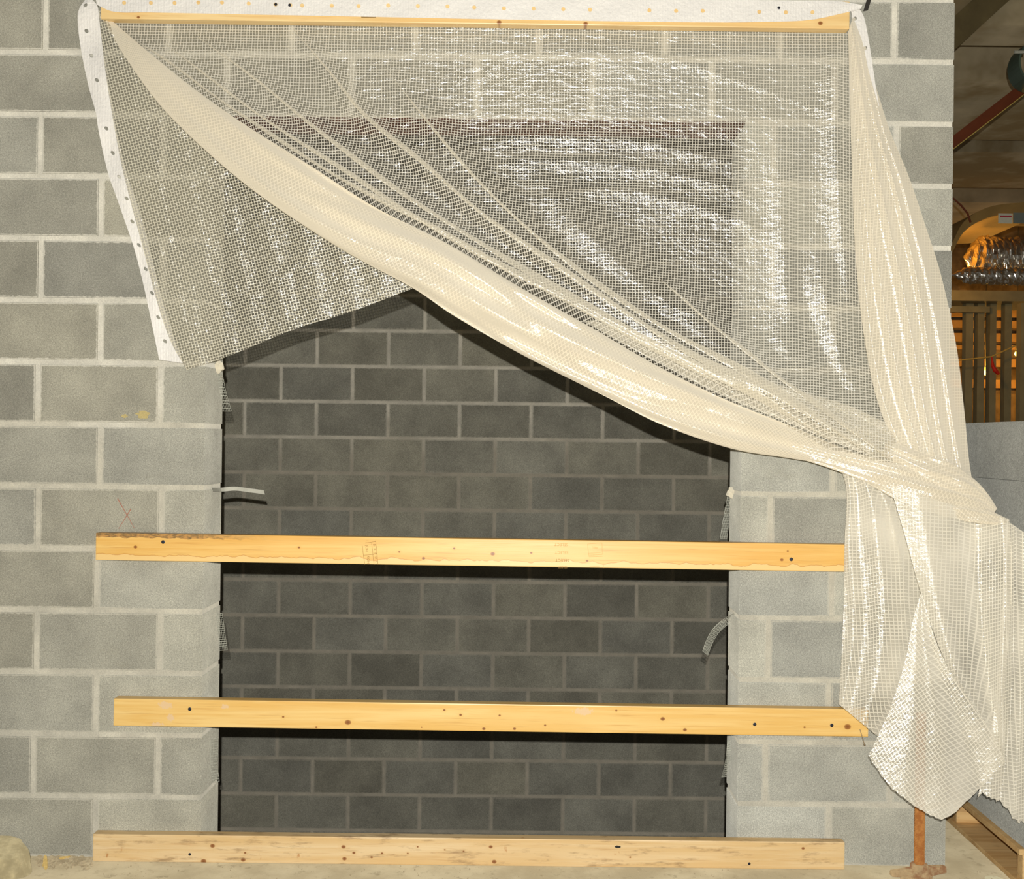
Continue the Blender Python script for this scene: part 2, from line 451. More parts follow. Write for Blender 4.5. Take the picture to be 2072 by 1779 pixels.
# ------------------------------------------------------------------ lumber
def beam(name, lb, rb, off, mat_fn, label, height=0.089, depth=0.038, floor_z=None):
    """2x4 nailed flat on the wall; lb / rb are the lower front corners in the photo"""
    a = at(*lb, off + depth); b = at(*rb, off + depth)
    if floor_z is not None: a.z = b.z = floor_z
    L = (b - a).length
    ang = math.atan2(b.z - a.z, b.x - a.x)
    M = Matrix.Translation(a) @ Matrix.Rotation(-ang, 4, 'Y')
    Mi = M.inverted()
    def loc(px, py):
        p = Mi @ at(px, py, off + depth); return p.x, p.z
    bm = bmesh.new()
    add_box(bm, (0, 0, 0), (L, depth, height))
    bmesh.ops.bevel(bm, geom=bm.edges[:], offset=0.003, segments=2, affect='EDGES', profile=0.6)
    root = empty(name, a); root.rotation_euler = (0, -ang, 0)
    bmesh.ops.recalc_face_normals(bm, faces=bm.faces[:])
    me = bpy.data.meshes.new('board'); bm.to_mesh(me); bm.free()
    me.materials.append(mat_fn(loc))
    link(bpy.data.objects.new('board', me), root)
    tag(root, label, 'lumber', 'two by fours across the doorway')
    return root, loc

_disc = {}
def disc_mesh(r, h, mat, n=12):
    key = (r, h, mat.name)
    if key not in _disc:
        bm = bmesh.new()
        rings = [[bm.verts.new((rr*math.cos(2*math.pi*k/n), y, rr*math.sin(2*math.pi*k/n))) for k in range(n)] for rr, y in ((r, 0), (r, -h*0.6), (r*0.7, -h))]
        for i in range(2):
            for k in range(n): bm.faces.new((rings[i][k], rings[i][(k+1) % n], rings[i+1][(k+1) % n], rings[i+1][k]))
        bm.faces.new(rings[2])
        bmesh.ops.recalc_face_normals(bm, faces=bm.faces[:])
        me = bpy.data.meshes.new('screw_head'); bm.to_mesh(me); bm.free(); me.materials.append(mat)
        _disc[key] = me
    return _disc[key]

def screws(root, loc, pts, r=0.0055):
    for p in pts:
        x, z = loc(*p)
        o = bpy.data.objects.new('screw_head', disc_mesh(r, 0.0012, M_screw)); o.location = (x, 0, z); link(o, root)

def kn(loc, L): return [(*loc(x, y), r) for x, y, r in L]

K1 = [(274,1107,.0048),(605,1108,.0032),(808,1117,.0028),(857,1130,.0044),(919,1110,.0032),(997,1121,.0058),(1075,1119,.0032),(1188,1135,.0034),(1582,1133,.0044),(1594,1115,.003)]
b1, loc1 = beam('lumber_rail', (193,1133.6), (1716,1157.5), 0.0,
    lambda loc: wood_material('lumber_upper', srgb(232, 192, 116), srgb(222, 172, 88), srgb(192, 136, 62), kn(loc, K1), bark=(0.28, 0.62, 0.074), wane=True),
    'golden two-by-four rail with dark bark along its top left edge')
screws(b1, loc1, [(330,1097),(1601,1132)], 0.006)
K2 = [(573,1451,.003),(704,1462,.0078),(899,1437,.0032),(932,1447,.0036),(979,1475,.0044),(1011,1448,.003),(1041,1475,.004),(1103,1468,.003),(1247,1438,.003),(1341,1455,.0058),(1386,1477,.005),(1715,1471,.0085),(1628,1472,.003),(640,1472,.003),(853,1472,.0022)]
b2, loc2 = beam('lumber_rail', (229,1469.2), (1757,1491.5), 0.0,
    lambda loc: wood_material('lumber_middle', srgb(238, 204, 134), srgb(228, 184, 104), srgb(200, 150, 76), kn(loc, K2), scraped=[(*loc(335, 1427), .022, .012), (*loc(345, 1452), .011, .013), (*loc(318, 1466), .02, .006), (*loc(455, 1430), .012, .008), (*loc(1180,1440), .03, .012)]),
    'smooth golden two-by-four rail with small knots below the bark-edged one')
screws(b2, loc2, [(384,1435),(1527,1466),(1683,1468)], 0.0058)
K3 = [(695,1714,.0055),(697,1738,.0055),(716,1726,.004),(752,1735,.0034),(773,1727,.003),(825,1727,.0024),(845,1714,.0024),(900,1720,.0024),(938,1723,.0026),(1000,1744,.006),(993,1714,.005),(496,1726,.003),(412,1743,.007),(492,1740,.006),(430,1712,.006),(1275,1735,.0026),(1625,1717,.004)]
b3, loc3 = beam('lumber_sill', (187,1747), (1709,1763), 0.0,
    lambda loc: wood_material('lumber_lower', srgb(234, 208, 162), srgb(222, 188, 132), srgb(196, 152, 98), kn(loc, K3), dirty=0.75, gloss=0.5),
    'pale dirty stained two-by-four lying on the floor', floor_z=0.0005)
screws(b3, loc3, [(384,1729),(1516,1748)], 0.0045)
# burnt notch and black spot on the floor timber
for (px, py, wx, wz) in ((1250,1714,.011,.005),(1102,1757,.007,.003)):
    x, z = loc3(px, py); bm = bmesh.new(); pts = []
    for k in range(10):
        a = 2*math.pi*k/10; pts.append(bm.verts.new((x + wx*math.cos(a)*random.uniform(.75,1.1), -0.0006, z + wz*math.sin(a)*random.uniform(.75,1.1))))
    bm.faces.new(pts); me = bpy.data.meshes.new('burn_mark'); bm.to_mesh(me); bm.free(); me.materials.append(M_dark)
    link(bpy.data.objects.new('burn_mark', me), b3)
btop, loct = beam('lumber_header', (203,37.5), (1719,58.5), 0.012,
    lambda loc: wood_material('lumber_top', srgb(238, 210, 154), srgb(226, 190, 128), srgb(204, 160, 98), [(*loc(1010,45), .006), (*loc(1185,48), .006), (*loc(1660,47), .006), (*loc(280,35), .004)]),
    'pale two-by-four header under the white grommet strip')

# printed grade stamps on the upper rail
def text_part(root, body, x, z, size, rot, mat, y=-0.0007):
    cu = bpy.data.curves.new('stamp', 'FONT'); cu.body = body; cu.size = size; cu.align_x = 'CENTER'; cu.align_y = 'CENTER'
    tmp = bpy.data.objects.new('stamp_tmp', cu); C.objects.link(tmp)
    dg = bpy.context.evaluated_depsgraph_get()
    me = bpy.data.meshes.new_from_object(tmp.evaluated_get(dg))
    bpy.data.objects.remove(tmp)
    me.materials.clear(); me.materials.append(mat)
    o = bpy.data.objects.new('printed_stamp', me); link(o, root)
    o.location = (x, y, z); o.rotation_euler = (math.radians(90), rot, 0)
    return o
def lines_part(root, loc, segs, mat, wd=0.0006):
    for (x0, y0, x1, y1) in segs:
        a = Vector(loc(x0, y0)); b = Vector(loc(x1, y1))
        n = (b - a).normalized(); q = Vector((-n.y, n.x)) * wd
        me = bpy.data.meshes.new('stamp_line')
        me.from_pydata([(p.x, -0.0007, p.y) for p in (a + q, b + q, b - q, a - q)], [], [(3, 2, 1, 0)])
        me.materials.append(mat)
        link(bpy.data.objects.new('stamp_line', me), root)
lines_part(b1, loc1, [(733,1104,738,1143),(752,1100,757,1143),(760,1094,765,1143),(739,1099,761,1096),(736,1124,763,1121)], M_ink)
for i, ch in enumerate('DREDL'):
    x, z = loc1(757.2 + i*1.2, 1103 + i*8.6); text_part(b1, ch, x, z, 0.0105, math.pi/2, M_ink)
for (px, py, s_) in ((742,1110,'JOH'),(745,1133,'KOH')):
    x, z = loc1(px, py); text_part(b1, s_, x, z, 0.0115, math.pi/2, M_ink)
x, z = loc1(743, 1094); text_part(b1, 'E', x, z, 0.010, math.pi/2, M_ink2)
for i, (py, m_) in enumerate(((1102, M_ink2), (1118, M_ink2), (1134, M_ink), (1148, M_ink))):
    x, z = loc1(1135 + i*1.2, py); text_part(b1, 'SELECT', x, z, 0.0135 if i < 3 else 0.009, math.pi, m_)
lines_part(b1, loc1, [(1189,1101,1218,1099),(1218,1099,1219,1122),(1189,1101,1191,1124),(1191,1124,1219,1122),(1191,1120,1216,1118),(1191,1127,1219,1126),(1193,1147,1213,1146),(1221,1143,1221,1150)], M_ink2, 0.0005)
x, z = loc1(1204, 1108); text_part(b1, 'MILL', x, z, 0.010, math.pi, M_ink2)
lines_part(btop, loct, [(731,35,761,35.6)], M_ink, 0.0018)

# nail hanging out of the middle rail's end
p0 = at(1740, 1476, 0.039); p1 = at(1750, 1509, 0.050)
bm = bmesh.new(); add_tube(bm, [p0, p0.lerp(p1, .9)], 0.0012, 6); add_tube(bm, [p0.lerp(p1, .9), p1], 0.0028, 8)
o = from_bm('bent_nail', bm, M_nail, origin=p0); tag(o, 'thin bent nail sticking out of the middle rail end', 'nail')

# ------------------------------------------------------------------ poly curtain
def curve(pts, n):
    """Catmull-Rom through px points, n samples at even arc length"""
    P = np.array(pts, float)
    Q = np.vstack([2*P[0]-P[1], P, 2*P[-1]-P[-2]])
    out = []
    for i in range(1, len(Q)-2):
        t = np.linspace(0, 1, 40, endpoint=False)[:, None]
        p0, p1, p2, p3 = Q[i-1], Q[i], Q[i+1], Q[i+2]
        out.append(0.5*((2*p1) + (-p0+p2)*t + (2*p0-5*p1+4*p2-p3)*t**2 + (-p0+3*p1-3*p2+p3)*t**3))
    out = np.vstack(out + [P[-1:]])
    d = np.r_[0, np.cumsum(np.linalg.norm(np.diff(out, axis=0), axis=1))]
    s = np.linspace(0, d[-1], n)
    return np.stack([np.interp(s, d, out[:, k]) for k in range(P.shape[1])], -1)

def grid_object(name, pts, uv, mat, parent, close=False):
    """pts (nu,nv,3) world coordinates, uv (nu,nv,2) metres"""
    nu, nv = pts.shape[:2]
    base = np.array(parent.location)
    idx = np.arange(nu*nv).reshape(nu, nv)
    a = idx[:-1, :-1].ravel(); b = idx[1:, :-1].ravel(); c = idx[1:, 1:].ravel(); d = idx[:-1, 1:].ravel()
    faces = np.stack([a, b, c, d], -1)
    me = bpy.data.meshes.new(name)
    me.vertices.add(nu*nv); me.vertices.foreach_set('co', (pts - base).reshape(-1))
    nf = len(faces)
    me.loops.add(nf*4); me.loops.foreach_set('vertex_index', faces.ravel())
    me.polygons.add(nf); me.polygons.foreach_set('loop_start', np.arange(nf)*4); me.polygons.foreach_set('loop_total', np.full(nf, 4))
    me.polygons.foreach_set('use_smooth', np.ones(nf, bool))
    ul = me.uv_layers.new(name='UVMap'); ul.data.foreach_set('uv', uv.reshape(-1, 2)[faces.ravel()].ravel())
    me.update(calc_edges=True); me.validate()
    me.materials.append(mat)
    o = bpy.data.objects.new(name, me)
    return link(o, parent)

def pnoise(x, y, scale, seed=0):
    """cheap smooth noise: sum of rotated sines"""
    rs = np.random.RandomState(seed); out = np.zeros_like(x)
    for i in range(7):
        a = rs.uniform(0, math.pi*2); f = scale*rs.uniform(.6, 1.8); ph = rs.uniform(0, 6.28)
        out += np.sin((x*math.cos(a) + y*math.sin(a))*f + ph + 1.3*np.sin((x*math.sin(a)-y*math.cos(a))*f*.6+ph*2))
    return out/7.0

def dist_poly(x, y, pts):
    """signed distance (px) to a polyline and position along it 0..1"""
    P = curve(pts, 60)
    best = np.full(x.shape, 1e9); sgn = np.ones(x.shape); tt = np.zeros(x.shape)
    for i in range(len(P)-1):
        a, b = P[i], P[i+1]; ab = b-a; L = ab@ab
        t = np.clip(((x-a[0])*ab[0] + (y-a[1])*ab[1])/L, 0, 1)
        qx, qy = a[0]+ab[0]*t - x, a[1]+ab[1]*t - y
        d = np.hypot(qx, qy); m = d < best
        s = np.sign(ab[0]*(y-a[1]) - ab[1]*(x-a[0]))
        best[m] = d[m]; sgn[m] = s[m]; tt[m] = (i+t[m])/(len(P)-1)
    return best*sgn, tt

PXM = 617.0
sheet = empty('plastic_sheet', at(1000, 1000, 0.1))
sheet.location.z = 0.3
tag(sheet, 'translucent reinforced plastic sheet draped across the doorway and knotted at right', 'plastic sheet')

ROLL_U = [(205,24),(250,62),(300,105),(400,185),(500,255),(620,330),(760,420),(900,490),(1050,580),(1200,665),(1320,735),(1460,805),(1600,862),(1700,905),(1800,940)]
ROLL_L = [(203,30),(250,110),(330,220),(450,335),(560,420),(700,510),(835,583),(920,640),(1060,720),(1220,800),(1340,860),(1480,908),(1600,928),(1690,945),(1800,985)]

# --- main draped film -------------------------------------------------
NU, NV = 520, 300
xs = np.linspace(214, 1860, NU)
top = np.array([(214,33),(500,40),(1000,46),(1722,62),(1745,140),(1768,260),(1800,340),(1830,440),(1860,520)], float)
low = curve([(214,34)] + [(p[0], p[1]+12) for p in ROLL_U[1:]] + [(1860,985)], 2000)
yt = np.interp(xs, top[:, 0], top[:, 1]); yb = np.interp(xs, low[:, 0], low[:, 1])
t = np.linspace(0, 1, NV)
X = np.repeat(xs[:, None], NV, 1); Y = yt[:, None] + (yb-yt)[:, None]*t[None]
prog = np.clip((Y-60)/700, 0, 1)
dr, tr = dist_poly(X, Y, ROLL_U)
off = 0.006 + 0.050*prog + 0.035*np.exp(-(dr/150)**2)*np.clip(tr*3, 0, 1)
over_wall = np.clip((X-1480)/60, 0, 1)
FOLDS = [  # path, height, half width px, sharp side factor
    ([(255,70),(345,130),(460,215),(600,310),(760,405),(905,478),(1060,572)], .016, 15, 1.0),
    ([(330,85),(450,180),(560,260),(700,352),(820,430),(960,515),(1150,615),(1330,715),(1480,790)], .022, 19, 1.0),
    ([(400,75),(520,165),(640,265),(790,380),(930,470),(1090,570),(1250,660),(1400,742),(1560,825),(1680,890)], .024, 22, 1.0),
    ([(585,50),(660,140),(740,240),(850,330),(980,440),(1120,540),(1270,640),(1420,735),(1560,800),(1680,870)], .026, 20, 1.0),
    ([(760,110),(850,230),(940,340),(1050,450),(1180,560),(1330,660),(1480,745),(1620,830),(1760,920)], .022, 34, 1.0),
    ([(1060,330),(1130,420),(1240,520),(1380,640),(1500,735),(1640,830),(1790,930)], .024, 40, 1.0),
    ([(1330,560),(1430,650),(1540,740),(1660,830),(1800,930)], .02, 26, 1.0),
    ([(1560,640),(1600,720),(1680,800),(1790,890)], .018, 30, 1.0),
    ([(1655,500),(1680,650),(1730,780),(1820,900)], .02, 32, 1.0),
    ([(1580,300),(1585,480),(1600,640),(1650,760)], .010, 26, 1.0),
    ([(1690,70),(1692,250),(1700,420),(1720,600)], .014, 24, 1.0),
    ([(1190,62),(1300,105),(1390,130),(1500,165),(1660,220)], .004, 9, 1.0),
    ([(900,110),(1000,120),(1200,118),(1500,130)], .003, 30, 1.0),
    ([(960,290),(1100,275),(1300,290),(1480,330)], .006, 14, 1.0),
    ([(1000,330),(1150,325),(1330,345),(1500,385)], .006, 12, 1.0),
    ([(1100,400),(1230,385),(1380,410),(1520,455)], .006, 12, 1.0),
]
fold = np.zeros_like(X)
for pts, h, wd, sf in FOLDS:
    d, tt = dist_poly(X, Y, pts)
    amp = h*np.clip(tt*5+.12, 0, 1)
    fold += 1.35*amp*np.exp(-np.abs(d/wd)**1.7)
fold += 0.0035*pnoise(X, Y, .02, 3)*np.clip(prog*2+.3, 0, 1) + 0.0014*pnoise(X, Y*2.2, .05, 5)
off = np.maximum(off + fold*(0.55+0.45*prog), 0.004)
beamzone = Y < (60 + (X-300)*0.013)
off = np.where(beamzone, np.minimum(off, 0.009), off)
edge_top = np.clip((Y-40)/60, 0, 1); off = 0.005 + (off-0.005)*edge_top
W = at_np(X, Y, off)
uv = np.stack([W[..., 0] + 0.32*fold, W[..., 2] - 0.27*fold], -1)
grid_object('draped_film', W, uv, M_film, sheet)
# doubled-over pleats along the long folds
def film_off(px, py):
    i = int(np.clip(np.searchsorted(xs, px), 1, NU-1))
    return float(np.interp(py, Y[i], off[i]))
for (k, w0, w1, dx_) in ((0, 3, 12, 3), (1, 4, 15, 6), (2, 5, 17, 6), (3, 6, 14, 5), (4, 2, 17, 8), (6, 3, 12, 4)):
    pts = FOLDS[k][0]; Pc = curve(pts, 150); m2 = 9
    tx = np.gradient(Pc[:, 0]); ty = np.gradient(Pc[:, 1]); L_ = np.hypot(tx, ty)
    nx, ny = ty/L_, -tx/L_
    uu = np.linspace(0, 1, 150); hw = (w0 + (w1-w0)*uu)*np.clip((1-uu)*8, .1, 1)*np.clip(uu*10, .2, 1)*(1+.25*np.sin(uu*21+k))
    vv = np.linspace(-1, 1, m2)
    PX = Pc[:, 0:1] - nx[:, None]*hw[:, None]*(vv[None]*.5 - .5); PY = Pc[:, 1:2] - ny[:, None]*hw[:, None]*(vv[None]*.5 - .5)
    OO = np.array([[film_off(PX[i, j], PY[i, j]) for j in range(m2)] for i in range(150)]) + .003 + .004*(1-vv[None]**2)
    Wp = at_np(PX, PY, OO)
    a_ = uu[:, None]*np.sum(L_)/PXM + 0*PX; b_ = vv[None]*hw[:, None]*.5/PXM
    grid_object('pleat', Wp, np.stack([a_*.8 - b_*.6, a_*.6 + b_*.8], -1), M_film_pleat, sheet)

# --- left flap --------------------------------------------------------
n, m_ = 200, 150
A = curve([(200,20),(214,150),(240,305),(262,400),(290,505),(318,612),(345,690),(378,749)], n)
B = curve([(205,24),(262,105),(345,205),(460,320),(575,415),(712,505),(795,552),(838,583)], n)
v = np.linspace(0, 1, m_)
Pp = A[:, None]*(1-v[None, :, None]) + B[:, None]*v[None, :, None]
u = np.linspace(0, 1, n)[:, None]
X, Y = Pp[..., 0], Pp[..., 1]
sag = (u**6)*np.sin(np.pi*np.clip(v[None]*1.05, 0, 1))*4*np.sin(v[None]*9+.5)
Y = Y + sag
across = (X-200)*0.972 - (Y-20)*0.235
rip = 0.0016*np.sin(across/11.0 + 0.8*pnoise(X, Y, .012, 8))*np.clip(u*1.3, 0, 1) + 0.0022*pnoise(across, (Y+X*.2)*.25, .16, 4)
off = 0.030 + 0.045*u*v[None] + rip + 0.006*np.sin(v[None]*math.pi)
W = at_np(X, Y, off)
c_, s_ = math.cos(.232), math.sin(.232)
uv = np.stack([(X*c_ - Y*s_)/PXM + rip*.8, (X*s_ + Y*c_)/PXM + rip*.4], -1)
grid_object('left_flap', W, uv, M_film_dense, sheet)

# --- rolled diagonal fold --------------------------------------------
n, m_ = 420, 72
A = curve(ROLL_U, n); B = curve(ROLL_L, n)
u = np.linspace(0, 1, n)[:, None]
ang = np.linspace(0, 2*math.pi, m_)[None]
cen = (A+B)/2; half = (A-B)/2
wid = np.linalg.norm(half, axis=1)[:, None]/PXM     # half width in metres
cr = np.cos(ang)
crease = 0.026*np.sin(ang*2.0+u*9) + 0.022*np.sin(ang*5+u*10+1.6*np.sin(u*11)) + 0.012*np.sin(ang*9+u*7+2*np.sin(u*17))
X = cen[:, 0:1] + half[:, 0:1]*cr; Y = cen[:, 1:2] + half[:, 1:2]*cr
depth = np.maximum(wid*0.72, 0.004)
off = 0.008 + 0.063*np.clip(u*2.2, 0, 1) + depth*(1+np.sin(ang))*(1+crease*6*np.clip(u*3, 0, 1)) + 0.0032*pnoise(X, Y, .022, 12) + 0.0016*pnoise(X, Y, .06, 13)
W = at_np(X, Y, off)
slen = u*1820/PXM
circ = ang/(2*math.pi)*(wid.mean()*5.2)
c_, s_ = math.cos(.9), math.sin(.9)
uu, vv = np.broadcast_to(slen, X.shape), np.broadcast_to(circ, X.shape) + 0.02*np.sin(u*17)*np.ones_like(X)
uv = np.stack([uu*c_ - vv*s_, uu*s_ + vv*c_], -1)
grid_object('rolled_fold', W, uv, M_film_fold, sheet)

# --- right hand gather ------------------------------------------------
n, m_ = 240, 160
A = curve([(1716,66),(1720,200),(1724,350),(1730,500),(1744,650),(1772,800),(1822,925),(1880,990)], n)
B = curve([(1727,30),(1748,80),(1762,140),(1777,190),(1800,262),(1840,360),(1872,455),(1905,560),(1935,700),(1950,820),(1962,940),(1975,1010)], n)
v = np.linspace(0, 1, m_)[None]; u = np.linspace(0, 1, n)[:, None]
Pp = A[:, None]*(1-v[..., None]) + B[:, None]*v[..., None]
X, Y = Pp[..., 0], Pp[..., 1]
fold = np.zeros_like(X)
for c0, w0, h0 in ((.10,.07,.018),(.30,.055,.020),(.50,.06,.022),(.70,.05,.018),(.86,.045,.014)):
    cc = c0 + .03*np.sin(u*5+c0*9)
    fold += h0*np.exp(-np.abs((v-cc)/w0)**1.6)
fold *= np.clip(u*2.2+.1, 0, 1)
fold += .0022*pnoise(X, Y*.5, .04, 21)
off = 0.030 + 0.11*u**1.3 + 0.03*np.sin(v*math.pi) + fold
W = at_np(X, Y, off)
uv = np.stack([W[..., 0] + .5*fold + .05*u, W[..., 2] + .4*fold], -1)
grid_object('side_gather', W, uv, M_film_fold, sheet)

# --- folded under-layer running into the knot --------------------------
n, m_ = 160, 60
A = curve([(1180,650),(1320,728),(1460,800),(1600,858),(1700,900),(1800,938),(1870,970)], n)
B = curve([(1200,648),(1345,690),(1490,750),(1620,792),(1720,822),(1810,868),(1885,930)], n)
v = np.linspace(0, 1, m_)[None]; u = np.linspace(0, 1, n)[:, None]
Pp = A[:, None]*(1-v[..., None]) + B[:, None]*v[..., None]
X, Y = Pp[..., 0], Pp[..., 1]
fold = .010*np.exp(-((v-.25)/.12)**2) + .012*np.exp(-((v-.62)/.12)**2) + .008*np.exp(-((v-.9)/.1)**2) + .002*pnoise(X, Y, .04, 51)
off = .085 + .045*u + fold
W = at_np(X, Y, off)
uv = np.stack([W[..., 0]*.86 - W[..., 2]*.5 + .4*fold, W[..., 0]*.5 + W[..., 2]*.86], -1)
grid_object('under_fold', W, uv, M_film_tail, sheet)

# --- twisted knot: three pleated strands ------------------------------
def strand(name, path, off0, off1, seed, flat=.6, pleat=.2):
    n, m_ = 130, 56
    P = curve(path, n)                       # px, py, half width px
    u = np.linspace(0, 1, n)[:, None]; ang = np.linspace(0, 2*math.pi, m_)[None]
    tx = np.gradient(P[:, 0]); ty = np.gradient(P[:, 1]); L = np.hypot(tx, ty)
    nx, ny = (ty/L)[:, None], (-tx/L)[:, None]
    tw = 1 + pleat*(np.sin(ang*6+u*7+seed) + .7*np.sin(ang*10+u*11+2*np.sin(u*7+seed)) + .5*np.sin(ang*3-u*15+seed))
    tw = tw*(1+.10*np.sin(u*23+seed+ang*2))
    hw = np.clip(P[:, 2:3], 1, None)
    X = P[:, 0:1] + nx*hw*np.cos(ang)*(1+.25*(tw-1)); Y = P[:, 1:2] + ny*hw*np.cos(ang)*(1+.25*(tw-1))
    off = off0 + (off1-off0)*u + hw/PXM*flat*(1+np.sin(ang)*tw)
    W = at_np(X, Y, off)
    uu = np.broadcast_to(u*np.sum(L)/PXM, X.shape); vv = np.broadcast_to(ang/(2*math.pi), X.shape)*hw.mean()*4.6/PXM + .04*u
    c_, s_ = math.cos(.55+seed), math.sin(.55+seed)
    grid_object(name, W, np.stack([uu*c_ - vv*s_, uu*s_ + vv*c_], -1), M_film_fold, sheet)
strand('twisted_strand', [(1585,896,18),(1680,928,19),(1760,950,25),(1840,975,29),(1920,1003,27),(1975,1025,20),(2012,1040,7)], .088, .165, 0.3)
strand('twisted_strand', [(1790,905,16),(1850,935,24),(1910,960,26),(1955,985,22),(1990,1012,14),(2014,1034,6)], .125, .170, 1.4)
strand('twisted_strand', [(1760,972,8),(1820,998,14),(1890,1022,16),(1960,1040,15),(2010,1050,12),(2040,1056,5)], .125, .195, 2.2)

# --- hanging tail folds ----------------------------------------------
def tail(name, A, B, offf, mat, bottom=None, topc=None, n=170, m_=110, rot=0.0, seed=1, amp=.004, sc_=.03, rag=0.0):
    A = curve(A, n); B = curve(B, n)
    v = np.linspace(0, 1, m_)[None]; u = np.linspace(0, 1, n)[:, None]
    Pp = A[:, None]*(1-v[..., None]) + B[:, None]*v[..., None]
    if bottom is not None:
        Cb = curve(bottom, m_); lin = Pp[-1]
        Pp = Pp + (u[..., None]**2.5)*(Cb - lin)[None]
    if topc is not None:
        Ct = curve(topc, m_); lin = Pp[0]
        Pp = Pp + ((1-u[..., None])**2.5)*(Ct - lin)[None]
    X, Y = Pp[..., 0].copy(), Pp[..., 1].copy()
    if rag:
        r = rag*(pnoise(X, Y*0+7, .35, seed+40) + .6*pnoise(X, Y*0, .9, seed+41)); Y = Y + r*u**20
    fold = offf(u, v) + amp*pnoise(X, Y, sc_, seed)
    W = at_np(X, Y, fold)
    c_, s_ = math.cos(rot), math.sin(rot)
    uv = np.stack([(X*c_ - Y*s_)/PXM + fold*.45, (X*s_ + Y*c_)/PXM + fold*.3], -1)
    grid_object(name, W, uv, mat, sheet)
g = lambda v, c, w_: np.exp(-np.abs((v-c)/w_)**1.7)
tail('tail_fold', [(1703,950),(1713,1000),(1709,1100),(1708,1200),(1704,1300),(1700,1380),(1697,1425)],
     [(1795,985),(1825,1050),(1852,1150),(1868,1230),(1862,1330),(1835,1430),(1790,1502)],
     lambda u, v: .10 + .02*u + .018*g(v+.04*np.sin(u*7), .10, .09) + .045*g(v-.06*u, .48, .24) + .012*g(v+.1*u, .82, .08) - .02*(u**4), M_film_tail, rot=.06, seed=31, amp=.006, sc_=.03)
tail('tail_fold', [(1800,996),(1830,1090),(1862,1200),(1900,1310),(1940,1390),(1985,1450)],
     [(2042,1055),(2048,1150),(2044,1250),(2036,1350),(2032,1450),(2034,1548)],
     lambda u, v: .19 + .01*u + .035*g(v+.1*u, .24, .2) + .012*g(v-.05*np.sin(u*6), .48, .1) - .035*g(v+.06*np.sin(u*5), .72, .11) + .025*g(v, .95, .08), M_film_tail,
     topc=[(1800,980),(1860,1000),(1920,1020),(2000,1042),(2042,1050)], rot=.0, seed=33, amp=.006, sc_=.03)
tail('tail_fold', [(1862,1203),(1846,1260),(1832,1335),(1802,1430),(1776,1490),(1757,1530)],
     [(1866,1203),(1895,1300),(1935,1380),(1985,1450),(2015,1500),(2034,1542)],
     lambda u, v: .235 + .01*u + .045*g(v-.05*u, .26, .26)*u + .03*g(v+.08*u, .62, .13)*u - .03*g(v, .80, .1)*u, M_film_tail,
     bottom=[(1757,1530),(1772,1552),(1800,1590),(1830,1615),(1860,1637),(1910,1657),(1960,1618),(2000,1578),(2034,1542)], rot=.62, seed=35, amp=.005, sc_=.026, rag=2.6)
tail('tail_fold', [(2032,1050),(2028,1200),(2016,1400),(1994,1540),(1978,1612)],
     [(2098,1095),(2098,1300),(2098,1500),(2098,1600),(2098,1678)],
     lambda u, v: .19 + .05*v + .02*g(v, .35, .12) - .015*g(v, .6, .1) + .02*g(v, .9, .15) - .02*u, M_film_tail,
     bottom=[(1978,1612),(1988,1606),(2008,1616),(2024,1622),(2040,1640),(2056,1664),(2072,1668),(2085,1674),(2098,1682)], rot=.0, seed=37, amp=.004, sc_=.03, rag=8.0)

# --- white reinforced hem with punched holes ------------------------
def hem_strip(name, A, B, holes, offf, n=200, r=4.1, mat=M_strip):
    """strip between px curves A and B; holes are px points punched through it"""
    A = curve(A, n); B = curve(B, n); mid = (A+B)/2
    arc = np.r_[0, np.cumsum(np.linalg.norm(np.diff(mid, axis=0), axis=1))]; L = arc[-1]
    def pos(s, w_):     # s px along, w 0..1 across
        f = s/L*(n-1)
        a = np.array([np.interp(f, np.arange(n), A[:, k]) for k in (0, 1)]); b = np.array([np.interp(f, np.arange(n), B[:, k]) for k in (0, 1)])
        q = a*(1-w_) + b*w_
        return at(q[0], q[1], offf(s/L, w_)) 
    hs = []
    for h in holes:
        i = int(np.argmin(np.hypot(mid[:, 0]-h[0], mid[:, 1]-h[1])))
        width = np.linalg.norm(A[i]-B[i]); ab = B[i]-A[i]
        wv = float(np.dot(np.array(h)-A[i], ab)/(ab@ab))
        hs.append((arc[i], min(max(wv, .25), .75), width))
    hs.sort()
    bm = bmesh.new()
    def quadband(s0, s1):
        k = max(1, int((s1-s0)/10)); rows = [[bm.verts.new(pos(s0+(s1-s0)*i/k, j/4)) for j in range(5)] for i in range(k+1)]
        for i in range(k):
            for j in range(4): bm.faces.new((rows[i][j], rows[i+1][j], rows[i+1][j+1], rows[i][j+1]))
    cur = 0.0; H = 7.0
    for s_, wv, width in hs:
        if s_-H < cur or s_+H > L: continue
        if s_-H > cur: quadband(cur, s_-H)
        per = [(1, -1+.5*j) for j in range(4)] + [(1-.5*j, 1) for j in range(4)] + [(-1, 1-.5*j) for j in range(4)] + [(-1+.5*j, -1) for j in range(4)]
        K = 16; inner = []; outer = []
        for es, ew in per:
            a = math.atan2(ew, es)
            inner.append(bm.verts.new(pos(s_+r*math.cos(a), wv+r*math.sin(a)/width)))
            outer.append(bm.verts.new(pos(s_+H*es, .5+.5*ew)))
        for k in range(K): bm.faces.new((inner[k], outer[k], outer[(k+1) % K], inner[(k+1) % K]))
        cur = s_+H
    quadband(cur, L)
    bmesh.ops.remove_doubles(bm, verts=bm.verts[:], dist=1e-4)
    o = from_bm(name, bm, mat, sheet, smooth=False)
    md = o.modifiers.new('thickness', 'SOLIDIFY'); md.thickness = 0.0012
    o['label'] = 'white reinforced hem with punched holes'
    return o
